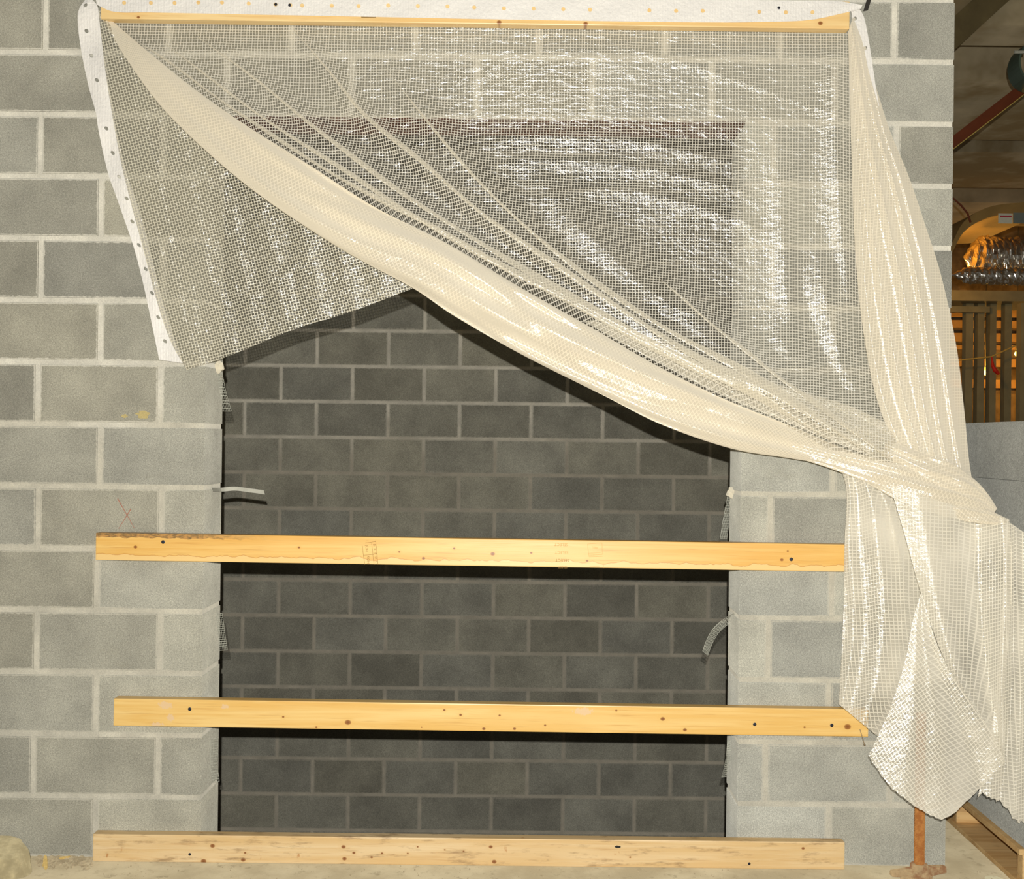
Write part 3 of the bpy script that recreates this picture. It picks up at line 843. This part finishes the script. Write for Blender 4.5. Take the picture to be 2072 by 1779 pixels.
hem_strip('hem_strip', [(176,-6),(160,18),(157,40),(163,95),(178,170),(195,232),(199,262),(217,345),(236,400),(250,440),(272,505),(290,575),(305,645),(322,728)],
          [(186,-2),(198,15),(203,60),(213,135),(225,200),(237,270),(258,355),(280,420),(296,480),(315,555),(338,640),(370,735)],
          [(171,15),(175.5,67),(185.5,117),(197,165),(216,262),(229,310),(242,358),(256.5,405),(268,451.5),(281,499.5),(294.5,547.5),(307.5,595.5),(320.5,642),(334,691)],
          lambda s, w_: .022 + .004*math.sin(s*40) + .003*math.sin(w_*3.1+s*23))
hem_strip('hem_strip', [(190,-22),(400,-20),(700,-14),(1000,-8),(1400,-2),(1600,1),(1690,2),(1745,10)],
          [(196,10),(232,24),(300,25),(400,27),(700,33),(1060,40),(1400,45),(1560,44),(1640,40),(1700,28),(1742,18)],
          [(254,5.5),(304,6),(353.5,6),(401.5,5),(451,5),(506,7),(558,9),(586,10.5),(612,11),(670,11.5),(726,12),(785,11),(846,12),(903,13),(961,15),(1019,17),(1077,17.5),(1137,18.5),(1196,19.5),(1311,21),(1366,22),(1422,22),(1535,24),(1590,25),(1645,25)],
          lambda s, w_: .0530 + .002*math.sin(s*30) + .001*math.sin(s*71+w_*4) + .004*(1-min(1, (1-s)*14)), n=260)
hem_strip('hem_strip', [(1722,20),(1727,60),(1737,110),(1752,160),(1770,205),(1777,215)],
          [(1736,14),(1748,34),(1756,70),(1764,120),(1772,175),(1779,214)],
          [(1729.5,38),(1750.5,98)], lambda s, w_: .040 + .015*s)

for p_ in ((558,9),(586,10.5),(1576,16)):
    o = bpy.data.objects.new('screw_head', disc_mesh(0.0048, 0.0014, M_screw)); q = at(*p_, .0575); o.location = q - sheet.location; link(o, sheet)
# dark strap end poking down beside the hem
bm = bmesh.new(); a_, b_ = at(1765, -22, .010), at(1752, 21, .012); q = Vector((.0075, 0, .002))
V = [bm.verts.new(p + Vector((0, dy, 0))) for dy in (0, .004) for p in (a_-q, a_+q, b_+q, b_-q)]
for f in ((0,1,2,3),(7,6,5,4),(0,4,5,1),(1,5,6,2),(2,6,7,3),(3,7,4,0)): bm.faces.new([V[i] for i in f])
o = from_bm('strap_end', bm, M_dark, None, origin=b_); tag(o, 'short dark strap end on the wall beside the white hem', 'strap')

# ------------------------------------------------------------------ wire mesh wall ties in the jambs
def tie(name, path, width, label, side=(1, 0), solid=False, lump=None):
    """path: (px, py, off); hardware cloth ribbon"""
    P = curve(path, 18)
    root_p = at(P[0][0], P[0][1], P[0][2])
    bm = bmesh.new(); rows = []
    k = 6
    for i in range(len(P)):
        row = []
        for j in range(k+1):
            f = (j/k-.5)*width
            row.append(bm.verts.new(at(P[i][0]+side[0]*f, P[i][1]+side[1]*f, P[i][2]) + Vector((0, .01*(j/k-.5), 0))))
        rows.append(row)
    for i in range(len(P)-1):
        for j in range(k): bm.faces.new((rows[i][j], rows[i+1][j], rows[i+1][j+1], rows[i][j+1]))
    o = from_bm(name, bm, M_strap if solid else M_galv, None, origin=root_p)
    if solid:
        md = o.modifiers.new('thickness', 'SOLIDIFY'); md.thickness = 0.002
    else:
        md = o.modifiers.new('wires', 'WIREFRAME'); md.thickness = 0.0019; md.use_even_offset = False; md.use_boundary = True
    tag(o, label, 'wall tie', 'galvanised ties left in the jambs')
    if lump:
        bm = bmesh.new(); bmesh.ops.create_icosphere(bm, subdivisions=3, radius=1)
        c = at(*lump[:3]); rr = lump[3]
        for vtx in bm.verts:
            nz = noise.noise(vtx.co*2.2 + c*30)*.35 + noise.noise(vtx.co*6)*.12
            vtx.co = vtx.co*(1+nz)*rr*Vector((1, .8, .8)).length/1.4 + c
        from_bm('mortar_lump', bm, M_lump, o, smooth=True)
    return o
tie('mesh_tie', [(436,742,-.13),(442,765,-.135),(447,790,-.16),(454,815,-.20),(459,832,-.22)], 17, 'wire mesh tie hanging from the left jamb just below the flap', lump=(440,742,-.13,.019))
tie('strap_tie', [(428,991,-.06),(447,991,-.16),(475,988.5,-.20),(505,992,-.21),(535,996,-.22)], 8, 'flat grey strap tie sticking out sideways from the left jamb', side=(.1, 1), solid=True)
tie('mesh_tie', [(440,1242,-.15),(443,1262,-.155),(446,1285,-.17),(451,1316,-.20)], 17, 'wire mesh tie hanging between the two upper rails on the left jamb')
tie('mesh_tie', [(434,1495,-.10),(434,1520,-.10),(433,1550,-.10),(437,1582,-.12)], 12, 'wire mesh tie flat against the left jamb under the middle rail')
tie('mesh_tie', [(1479,1003,-.18),(1474,1030,-.20),(1468,1062,-.21),(1464,1091,-.22)], 14, 'wire mesh tie hanging from a mortar lump on the right jamb', lump=(1484,997,-.15,.02))
tie('mesh_tie', [(1490,1246,-.10),(1472,1256,-.19),(1450,1275,-.21),(1436,1298,-.22),(1427,1322,-.22)], 15, 'curled wire mesh tie bending out of the right jamb', side=(.75, .65))
tie('mesh_tie', [(1478,1498,-.12),(1476,1525,-.12),(1472,1550,-.16),(1466,1572,-.205)], 13, 'wire mesh tie on the right jamb under the middle rail')

# marks on the wall
bm = bmesh.new()
for a, b in (((238,1009),(272,1069)), ((265,1030),(240,1070))):
    pa, pb = at(*a, .0006), at(*b, .0006); n_ = (pb-pa).normalized(); q = Vector((-n_.z, 0, n_.x))*.0016
    bm.faces.new([bm.verts.new(p) for p in (pa+q, pb+q*.4, pb-q*.4, pa-q)])
o = from_bm('chalk_mark', bm, M_chalk, wall_front)
def splash(cx, cy, rx, ry, mat, name='ochre_stain', parent=wall_front, off=.0007):
    bm = bmesh.new(); pts = []
    for k in range(22):
        a = 2*math.pi*k/22; rr = random.uniform(.6, 1.1)
        pts.append(bm.verts.new(at(cx+rx*math.cos(a)*rr, cy+ry*math.sin(a)*rr, off)))
    bm.faces.new(pts); from_bm(name, bm, mat, parent)
splash(291, 838, 17, 9, M_ochre); splash(252, 842, 8, 4, M_ochre)

# ------------------------------------------------------------------ screw jack
jx = at(1860, 1757, .085); jx.z = 0
jack = empty('screw_jack', jx); tag(jack, 'rusty threaded screw jack standing at the foot of the wall end', 'screw jack')
prof = [(0.0165, 0.035)]; zz = 0.035
while zz < 0.52:
    prof += [(0.0165, zz), (0.0136, zz+0.0026), (0.0165, zz+0.0048)]; zz += 0.0052
prof.append((0.0165, zz))
bm = bmesh.new(); add_lathe(bm, prof, jx, 28); from_bm('threaded_rod', bm, M_rod, jack)
bm = bmesh.new(); add_lathe(bm, [(0.040, 0), (0.040, 0.010), (0.030, 0.016), (0.027, 0.040), (0.024, 0.042)], jx, 28); from_bm('hub', bm, M_cast, jack, smooth=False)
def arm(dx, dy, L, h0, h1, w0, w1):
    d_ = Vector((dx, dy, 0)).normalized(); q = Vector((-d_.y, d_.x, 0))
    a = jx + d_*.018; b = jx + d_*L
    bm = bmesh.new(); V = []
    for p, h, w_, z_ in ((a, h0, w0, .002), (b, h1, w1, .006)):
        V.append([bm.verts.new(p + q*sx*w_ + Vector((0, 0, z_ + hz*h))) for sx, hz in ((-1, 0), (1, 0), (.8, 1), (-.8, 1))])
    for k in range(4): bm.faces.new((V[0][k], V[0][(k+1) % 4], V[1][(k+1) % 4], V[1][k]))
    bm.faces.new(V[0][::-1]); bm.faces.new(V[1])
    bmesh.ops.bevel(bm, geom=bm.edges[:], offset=.0015, segments=1, affect='EDGES')
    from_bm('handle_arm', bm, M_cast, jack)
arm(1, .30, .096, .030, .020, .015, .012); arm(-1, -.10, .094, .028, .016, .015, .011); arm(-.95, -.75, .092, .024, .012, .015, .012)

# ------------------------------------------------------------------ block pallet on the right
px_ = 1.545
pal = empty('wooden_pallet', (px_ + .5, 0.6, 0)); tag(pal, 'worn wooden pallet carrying grey blocks behind the plastic tail', 'pallet')
PY0, PY1 = -0.165, 1.0
for sx in (0.0, .46, .92):
    box('bottom_board', (px_ + sx - .005, PY0, 0.0005), (px_ + sx + .10, PY1, 0.016), M_wood_pallet, pal, .002)
for y in (-0.163, 0.36, 0.90):
    box('stringer', (px_ + .004, y, 0.0165), (px_ + 1.02, y + .038, .106), M_wood_pallet, pal, .003)
for i in range(6):
    x0 = px_ + i*.178 - .012
    box('deck_board', (x0, PY0 - .01, .1065), (x0 + .135, PY1, .125), M_wood_pallet, pal, .002)
# dry-stacked blocks
k = 0
for lay in range(7):
    z0 = .126 + lay*.1910; z1 = z0 + .1895
    yy = PY0
    while yy < PY1 - .05:
        ln = .392
        for ix in range(2):
            xx = px_ + .006 + ix*.394
            o = bpy.data.objects.new('stacked_block', block_mesh(.392, .1895, .39, M_block_dry)); 
            o.location = (xx + .196, yy, (z0+z1)/2); o.color = tone(.235, .06, -.02); link(o)
            vis = ix == 0
            place = ['bottom', 'second', 'third', 'fourth', 'fifth', 'sixth', 'top'][lay]
            seq = 'nearest' if yy < 0 else ('middle' if yy < .4 else 'farthest')
            tag(o, f'grey concrete block, {place} layer of the pallet stack, {seq} row, ' + ('left side' if ix == 0 else 'inner side'), 'block', 'blocks stacked on the pallet')
        yy += .394

# ------------------------------------------------------------------ rubble
def rock(name, pts, mat, label, cat, seed=0, sub=4, amp=.005):
    bm = bmesh.new()
    for p in pts: bm.verts.new(p)
    bmesh.ops.convex_hull(bm, input=bm.verts[:])
    bmesh.ops.triangulate(bm, faces=bm.faces[:])
    bmesh.ops.subdivide_edges(bm, edges=bm.edges[:], cuts=sub, use_grid_fill=True)
    bmesh.ops.smooth_vert(bm, verts=bm.verts[:], factor=.15, use_axis_x=True, use_axis_y=True, use_axis_z=True)
    for v_ in bm.verts:
        q = noise.noise_vector(v_.co*28 + Vector((seed, 0, 0)))*amp + noise.noise_vector(v_.co*90)*amp*.35
        v_.co += q
        if v_.co.z < .001: v_.co.z = .001
    c = Vector(pts[0]); c.z = 0
    o = from_bm(name, bm, mat, None, smooth=False, origin=c); tag(o, label, cat)
    return o
gp = lambda px, off: Vector((at(px, 1750, off).x, -off, 0))
base_pts = []
for px, off, h in ((-70,.045,.085),(20,.045,.088),(44,.05,.075),(58,.07,.0),(62,.11,.045),(66,.13,.0),(50,.17,.0),(40,.16,.055),(-5,.19,.06),(-10,.22,0),(-90,.22,0),(-90,.19,.07),(-70,.045,0)):
    p = gp(px, off); p.z = h; base_pts.append(p)
rock('concrete_chunk', base_pts, M_rock, 'pale broken lump of concrete on the floor at far left', 'rubble', 3)

def chip(px, off, L, wd, h, ang, mat, label, tilt=0.0):
    p = gp(px, off)
    bm = bmesh.new(); n_ = 8; topv = []; botv = []
    for k in range(n_):
        a = 2*math.pi*k/n_; x = L*math.cos(a)*random.uniform(.8, 1.1); y = wd*math.sin(a)*random.uniform(.7, 1.1)
        q = Vector((x*math.cos(ang)-y*math.sin(ang), x*math.sin(ang)+y*math.cos(ang), 0))
        botv.append(bm.verts.new(p + q + Vector((0, 0, .0006)))); topv.append(bm.verts.new(p + q*.82 + Vector((0, 0, h + tilt*q.y))))
    for k in range(n_): bm.faces.new((botv[k], botv[(k+1) % n_], topv[(k+1) % n_], topv[k]))
    bm.faces.new(topv); bm.faces.new(botv[::-1])
    o = from_bm('wood_chip' if mat is M_chip else 'mortar_crumb', bm, mat, None, origin=p); tag(o, label, 'debris')
    return o
chip(92, .075, .040, .009, .012, -1.1, M_chip, 'yellow wood splinter on the rubble near the concrete lump', 0.3)
chip(110, .08, .030, .006, .008, -1.4, M_debris, 'greyish splinter beside the yellow wood splinter')
chip(130, .03, .020, .006, .012, .4, M_chip, 'small pale splinter against the wall left of the floor timber')
chip(175, .10, .014, .005, .005, .2, M_debris, 'crumb just in front of the floor timber left end')
chip(2035, .03, .006, .004, .004, .2, M_pale, 'tiny white crumb beside the pallet runner')
# low drift of crumbs along the wall foot: uncountable
bm = bmesh.new()
for i in range(420):
    px = random.uniform(76, 186); off = .012 + abs(random.gauss(.012, .030))
    if off > .12: continue
    p = gp(px, off); r = random.uniform(.002, .008)*(1.2 if off < .03 else .8)
    mt = Matrix.Translation(p + Vector((0, 0, r*.4))) @ Matrix.Rotation(random.uniform(0, 6), 4, 'Z') @ Matrix.Diagonal((1.4, 1, .7, 1))
    bmesh.ops.create_icosphere(bm, subdivisions=1, radius=r, matrix=mt)
for i in range(240):
    px = random.uniform(200, 2030); off = random.uniform(.045, .2)
    if 1775 < px < 1945: continue
    p = gp(px, off) 
    if off < 0 and p.x < WR + .01: continue
    if p.x > 1.52: continue
    r = random.uniform(.0008, .0028)
    bmesh.ops.create_icosphere(bm, subdivisions=1, radius=r, matrix=Matrix.Translation(p + Vector((0, 0, r*.5))))
o = from_bm('floor_crumbs', bm, M_debris, None, origin=(-1.3, -.03, 0)); tag(o, 'fine mortar crumbs scattered along the foot of the wall', 'debris', kind='stuff')
# smooth filled patch in the floor
p = gp(2013, .10); bm = bmesh.new(); 
add_lathe(bm, [(.030, .0003), (.028, .0012), (.002, .0016)], p, 24)
o = from_bm('floor_plug', bm, M_pale, None, origin=p); tag(o, 'round pale plug set flush in the floor', 'plug')

# ------------------------------------------------------------------ room beyond the wall end
def back(px, py, d): return at(px, py, D0 - d)
M_conc = simple('stained_concrete', srgb(190, 178, 148), 0.9, 0, 0.25, 2.2, 0.2, srgb(150, 132, 96))
M_steelbeam = simple('painted_steel', srgb(110, 98, 66), 0.8, 0, 0.2, 6, 0.1)
M_sheet = simple('sheet_metal', srgb(172, 140, 84), 0.5, 0.35, 0.1, 8, 0.05)
M_sheetgrey = simple('sheet_metal_grey', srgb(140, 150, 146), 0.45, 0.5, 0.1, 8, 0.05)
M_foil = simple('crinkled_foil', (0.75, 0.73, 0.68, 1), 0.22, 0.95, 0.1, 20, 0.5)
M_stud = simple('steel_stud', srgb(150, 142, 108), 0.6, 0.2, 0.15, 6, 0.1)
M_rustred = simple('red_brown_steel', srgb(116, 56, 26), 0.7, 0, 0.15, 10, 0.1)
M_ring = simple('green_grey_collar', srgb(86, 104, 92), 0.5, 0.3, 0.1, 10, 0.1)
M_label = simple('paper_label', srgb(225, 224, 205), 0.8, 0, 0.05, 80, 0.0)
M_redprint = simple('red_print', srgb(196, 70, 80), 0.8, 0, 0.05, 80, 0.0)
M_redtape = simple('red_tape', srgb(206, 40, 18), 0.6, 0, 0.1, 60, 0.1)
M_string = simple('yellow_string', srgb(206, 180, 96), 0.8, 0, 0.1, 60, 0.0)
M_farwall = simple('far_wall', srgb(150, 126, 88), 0.9, 0, 0.4, 3.0, 0.2, srgb(96, 78, 52))
M_board = simple('far_boards', srgb(190, 150, 92), 0.85, 0, 0.2, 4, 0.1)
def emit(name, col, st):
    t = NT(name); return t.finish(t.n('Emission', {0: col, 1: st}))
M_glow = emit('work_lamp_glow', (1.0, 0.62, 0.12, 1), 9.0)

o = box('ceiling', (1.30, 0.25, 4.62), (9, 20, 4.8), M_conc); tag(o, 'stained concrete deck overhead', kind='structure')
ZB = 4.28
for i, (d0, d1) in enumerate(((7.4, 7.79), (8.5, 10.2), (10.62, 12.1), (12.83, 14.2))):
    o = box(f'trim_{i+1}', (1.45, d0 - D0, ZB), (9, d1 - D0, 4.62), M_conc); tag(o, 'downstand concrete rib under the deck', kind='structure')
# diagonal cross beam
bm = bmesh.new(); a, b = back(1900, 95, 7.3), back(2060, -50, 7.3)
for s_ in (-1,):
    n_ = (b-a).normalized(); up = Vector((-n_.z, 0, n_.x))*.085
    V = [bm.verts.new(p) for p in (a-up, b-up, b+up, a+up)] + [bm.verts.new(p+Vector((0, .1, 0))) for p in (a-up, b-up, b+up, a+up)]
    for f in ((0,1,2,3),(7,6,5,4),(0,4,5,1),(1,5,6,2),(2,6,7,3),(3,7,4,0)): bm.faces.new([V[q] for q in f])
o = from_bm('diagonal_beam', bm, M_steelbeam, None, origin=a); tag(o, 'dull brown diagonal beam at the top right corner', 'beam')
# red-brown angle brace and collar
a, b = back(1880, 333, 7.2), back(2160, 118, 7.2)
n_ = (b-a).normalized(); up = Vector((-n_.z, 0, n_.x))
brace = empty('angle_brace', a); tag(brace, 'red-brown steel angle brace running diagonally under the deck', 'brace')
def prism(name, a, b, up, h0, h1, dep, mat, parent):
    bm = bmesh.new()
    V = [bm.verts.new(p) for p in (a+up*h0, b+up*h0, b+up*h1, a+up*h1)] + [bm.verts.new(p+Vector((0, dep, 0))) for p in (a+up*h0, b+up*h0, b+up*h1, a+up*h1)]
    for f in ((0,1,2,3),(7,6,5,4),(0,4,5,1),(1,5,6,2),(2,6,7,3),(3,7,4,0)): bm.faces.new([V[q] for q in f])
    return from_bm(name, bm, mat, parent)
prism('web', a, b, up, -.012, .055, .008, M_rustred, brace)
prism('flange', a - Vector((0, .02, 0)), b - Vector((0, .02, 0)), up, -.018, -.013, .06, M_string, brace)
c = back(2095, 130, 7.0); bm = bmesh.new(); n_ = 32; Vr = []
for y_, r_ in ((-.05, .13), (-.05, .118), (.12, .118), (.12, .13)):
    Vr.append([bm.verts.new(c + Vector((r_*math.cos(2*math.pi*k/n_), y_, r_*1.15*math.sin(2*math.pi*k/n_)))) for k in range(n_)])
for i in range(4):
    for k in range(n_): bm.faces.new((Vr[i][k], Vr[i][(k+1) % n_], Vr[(i+1) % 4][(k+1) % n_], Vr[(i+1) % 4][k]))
ring = from_bm('pipe_collar', bm, M_ring, None, origin=c); tag(ring, 'green-grey round metal collar at the right edge under the deck', 'collar')
bm = bmesh.new(); add_tube(bm, [c + Vector((-.16, -.05, .06)), c + Vector((-.10, -.05, .06))], .010, 8); from_bm('bolt', bm, M_galv, ring)

# sheet metal elbow
prof = curve([(1905,560),(1930,505),(1950,470),(1985,446),(2030,434),(2120,428)], 26)
duct = empty('sheet_metal_duct', back(1990, 460, 8.9)); tag(duct, 'curved sheet metal duct glowing orange underneath', 'duct')
bm = bmesh.new(); rows = []
for p in prof:
    q0 = back(p[0], p[1], 8.8); q1 = Vector((q0.x, q0.y + 1.4, q0.z)); up = Vector((0, 0, .085))
    rows.append([bm.verts.new(q) for q in (q0, q1, q1 + up, q0 + up)])
for i in range(len(rows)-1):
    for k in range(4): bm.faces.new((rows[i][k], rows[i+1][k], rows[i+1][(k+1) % 4], rows[i][(k+1) % 4]))
bm.faces.new(rows[0]); bm.faces.new(rows[-1][::-1])
from_bm('duct_shell', bm, M_sheet, duct, smooth=False)
def quad(name, x0, y0, x1, y1, d, mat, parent, dep=.004):
    a = back(x0, y1, d); b = back(x1, y0, d)
    return box(name, (a.x, a.y, a.z), (b.x, a.y + dep, b.z), mat, parent)
quad('sticker', 2020, 432, 2049, 452, 8.78, M_label, duct)
quad('sticker_print', 2024, 436.5, 2047, 439, 8.775, M_redprint, duct)
quad('grey_panel', 2050, 431, 2110, 452, 8.785, M_sheetgrey, duct)
# foil wrapped flexible duct
def foil(name, y, r, d, x0, x1, label, seed):
    a, b = back(x0, y, d), back(x1, y + 6, d)
    n_, k_ = 90, 28; bm = bmesh.new(); rows = []
    rm = r*d/F
    for i in range(n_):
        c_ = a.lerp(b, i/(n_-1)); taper = min(1, .04 + i/14)
        row = []
        for k in range(k_):
            an = 2*math.pi*k/k_
            q = Vector((0, math.cos(an), math.sin(an)))
            rr = rm*taper*(1 + .16*noise.noise(Vector((i*.45+seed, math.cos(an)*2.2, math.sin(an)*2.2))) + .08*math.sin(i*1.1+an*1.5))
            row.append(bm.verts.new(c_ + q*rr))
        rows.append(row)
    for i in range(n_-1):
        for k in range(k_): bm.faces.new((rows[i][k], rows[i+1][k], rows[i+1][(k+1) % k_], rows[i][(k+1) % k_]))
    bm.faces.new(rows[0]); bm.faces.new(rows[-1][::-1])
    o = from_bm(name, bm, M_foil, None, origin=a); tag(o, label, 'duct'); return o
foil('foil_duct', 520, 40, 9.3, 1950, 2130, 'silver crinkled foil duct below the sheet metal elbow', 2)
foil('foil_duct', 556, 17, 9.0, 1925, 2130, 'thin crinkled foil pipe under the silver foil duct', 9)
# red cable at upper left of the duct
bm = bmesh.new(); add_tube(bm, [Vector((back(1915, 404, 8.6).x, back(1915, 404, 8.6).y, 4.279)), back(1925, 398, 8.6), back(1945, 416, 8.6), back(1958, 432, 8.6), back(1964, 450, 8.6)], .008, 6)
o = from_bm('red_cable', bm, M_rustred, None, origin=back(1930, 404, 8.6)); tag(o, 'thin red cable above the sheet metal duct', 'cable')
# bulkhead panels under the ducts
o = box('soffit_panel', (*back(1920, 612, 10.2).xy, back(1990, 609, 10.2).z), (back(2120, 580, 10.2).x, back(2000, 600, 10.9).y, back(1990, 588, 10.2).z), M_stud)
tag(o, 'flat grey soffit panel above the steel studs', 'panel')
# steel studs
def stud(px, wpx, d, y0, label):
    a = back(px, y0, d); wd = wpx*d/F; z1 = a.z
    bm = bmesh.new()
    x0, x1, yy, dp = a.x, a.x + wd, a.y, .09; th = .004
    add_box(bm, (x0, yy, .001), (x1, yy + th, z1))
    add_box(bm, (x0, yy + th, .001), (x0 + th, yy + dp, z1))
    add_box(bm, (x1 - th, yy + th, .001), (x1, yy + dp*.3, z1))
    o = from_bm('steel_stud', bm, M_stud, None, origin=(a.x, a.y, 0)); tag(o, label, 'stud', 'steel studs in the room beyond')
names = ['first', 'second', 'third', 'fourth', 'fifth']
for i, (px, w_, d) in enumerate(((1955, 15, 10.4), (1979, 14, 10.4), (2004, 13, 10.4), (2034, 14, 10.4), (2066, 14, 10.0))):
    stud(px, w_, d, 613, f'{names[i]} steel stud from the wall end in the room beyond')
o = box('stud_track', (*back(1915, 632, 10.35).xy, back(1960, 632, 10.35).z), (back(2003, 632, 10.35).x, back(1960, 632, 10.35).y + .045, back(1960, 620, 10.35).z), M_stud)
tag(o, 'short horizontal steel track across the first two studs', 'track')
# strings and tag
bm = bmesh.new(); add_tube(bm, [back(1915, 732, 10.3), back(1960, 727, 10.3), back(2006, 722, 10.3), back(2060, 697, 10.3), back(2120, 675, 10.3)], .007, 6)
o = from_bm('string_line', bm, M_string, None, origin=back(1915, 732, 10.3)); tag(o, 'yellow string line stretched across the steel studs', 'string')
bm = bmesh.new(); add_tube(bm, [back(2007, 722, 10.295), back(2009, 741, 10.28), back(2014, 750, 10.28), back(2021, 757, 10.28)], [.005, .016, .022, .014], 8)
o = from_bm('flagging_tape', bm, M_redtape, None, origin=back(2009, 741, 10.28)); tag(o, 'red flagging tape hanging on the third stud', 'tape')
# far wall with boards, lit by sodium work lamps
o = box('wall_far', (1.4, 11.8, 0), (9, 12.0, 4.62), M_farwall); tag(o, 'far wall of the room beyond', kind='structure')
for i, (y0, y1) in enumerate(((628, 640), (650, 662), (676, 690), (700, 706), (728, 741), (770, 784))):
    a = back(1900, y1, 15.2); b = back(2130, y0, 15.2)
    o = box('far_shelf_board', (a.x, a.y, a.z), (b.x, a.y + .05, b.z), M_board); tag(o, ['top', 'second', 'third', 'fourth', 'fifth', 'lowest'][i] + ' horizontal board on the far wall behind the studs', 'board', 'boards on the far wall')
def bulb(px, py, d, r, label, energy):
    c = back(px, py, d); bm = bmesh.new(); bmesh.ops.create_uvsphere(bm, u_segments=14, v_segments=8, radius=r, matrix=Matrix.Translation(c))
    root = empty('work_lamp', c); tag(root, label, 'lamp', 'sodium work lamps')
    from_bm('bulb', bm, M_glow, root, smooth=True)
    bm = bmesh.new(); add_lathe(bm, [(r*.7, r*.8), (r*.7, r*2.2), (r*.4, r*2.4)], c, 12); from_bm('socket', bm, M_steelbeam, root)
    bm = bmesh.new(); add_tube(bm, [c + Vector((0, 0, r*2.4)), Vector((c.x, c.y, 4.619))], .006, 6); from_bm('cord', bm, M_steelbeam, root)
    lamp('work_lamp_light', c + Vector((0, -.12, 0)), energy, (1.0, 0.50, 0.09), .05)
bulb(1994, 754, 14.5, .035, 'small bright orange work lamp between the second and third studs', 26)
bulb(2058, 716, 14.6, .035, 'orange work lamp right of the fourth stud', 20)
# lamp standing under the elbow, behind the end of the wall
c = back(1905, 590, 9.6); root = empty('work_lamp', c); tag(root, 'orange work lamp under the duct behind the wall end', 'lamp', 'sodium work lamps')
bm = bmesh.new(); bmesh.ops.create_uvsphere(bm, u_segments=14, v_segments=8, radius=.04, matrix=Matrix.Translation(c)); from_bm('bulb', bm, M_glow, root, smooth=True)
bm = bmesh.new(); add_tube(bm, [c + Vector((0, 0, -.05)), Vector((c.x, c.y, .002))], .015, 8); from_bm('stand', bm, M_steelbeam, root)
lamp('work_lamp_light', c + Vector((.0, -.08, .06)), 10, (1.0, 0.50, 0.09), .05)
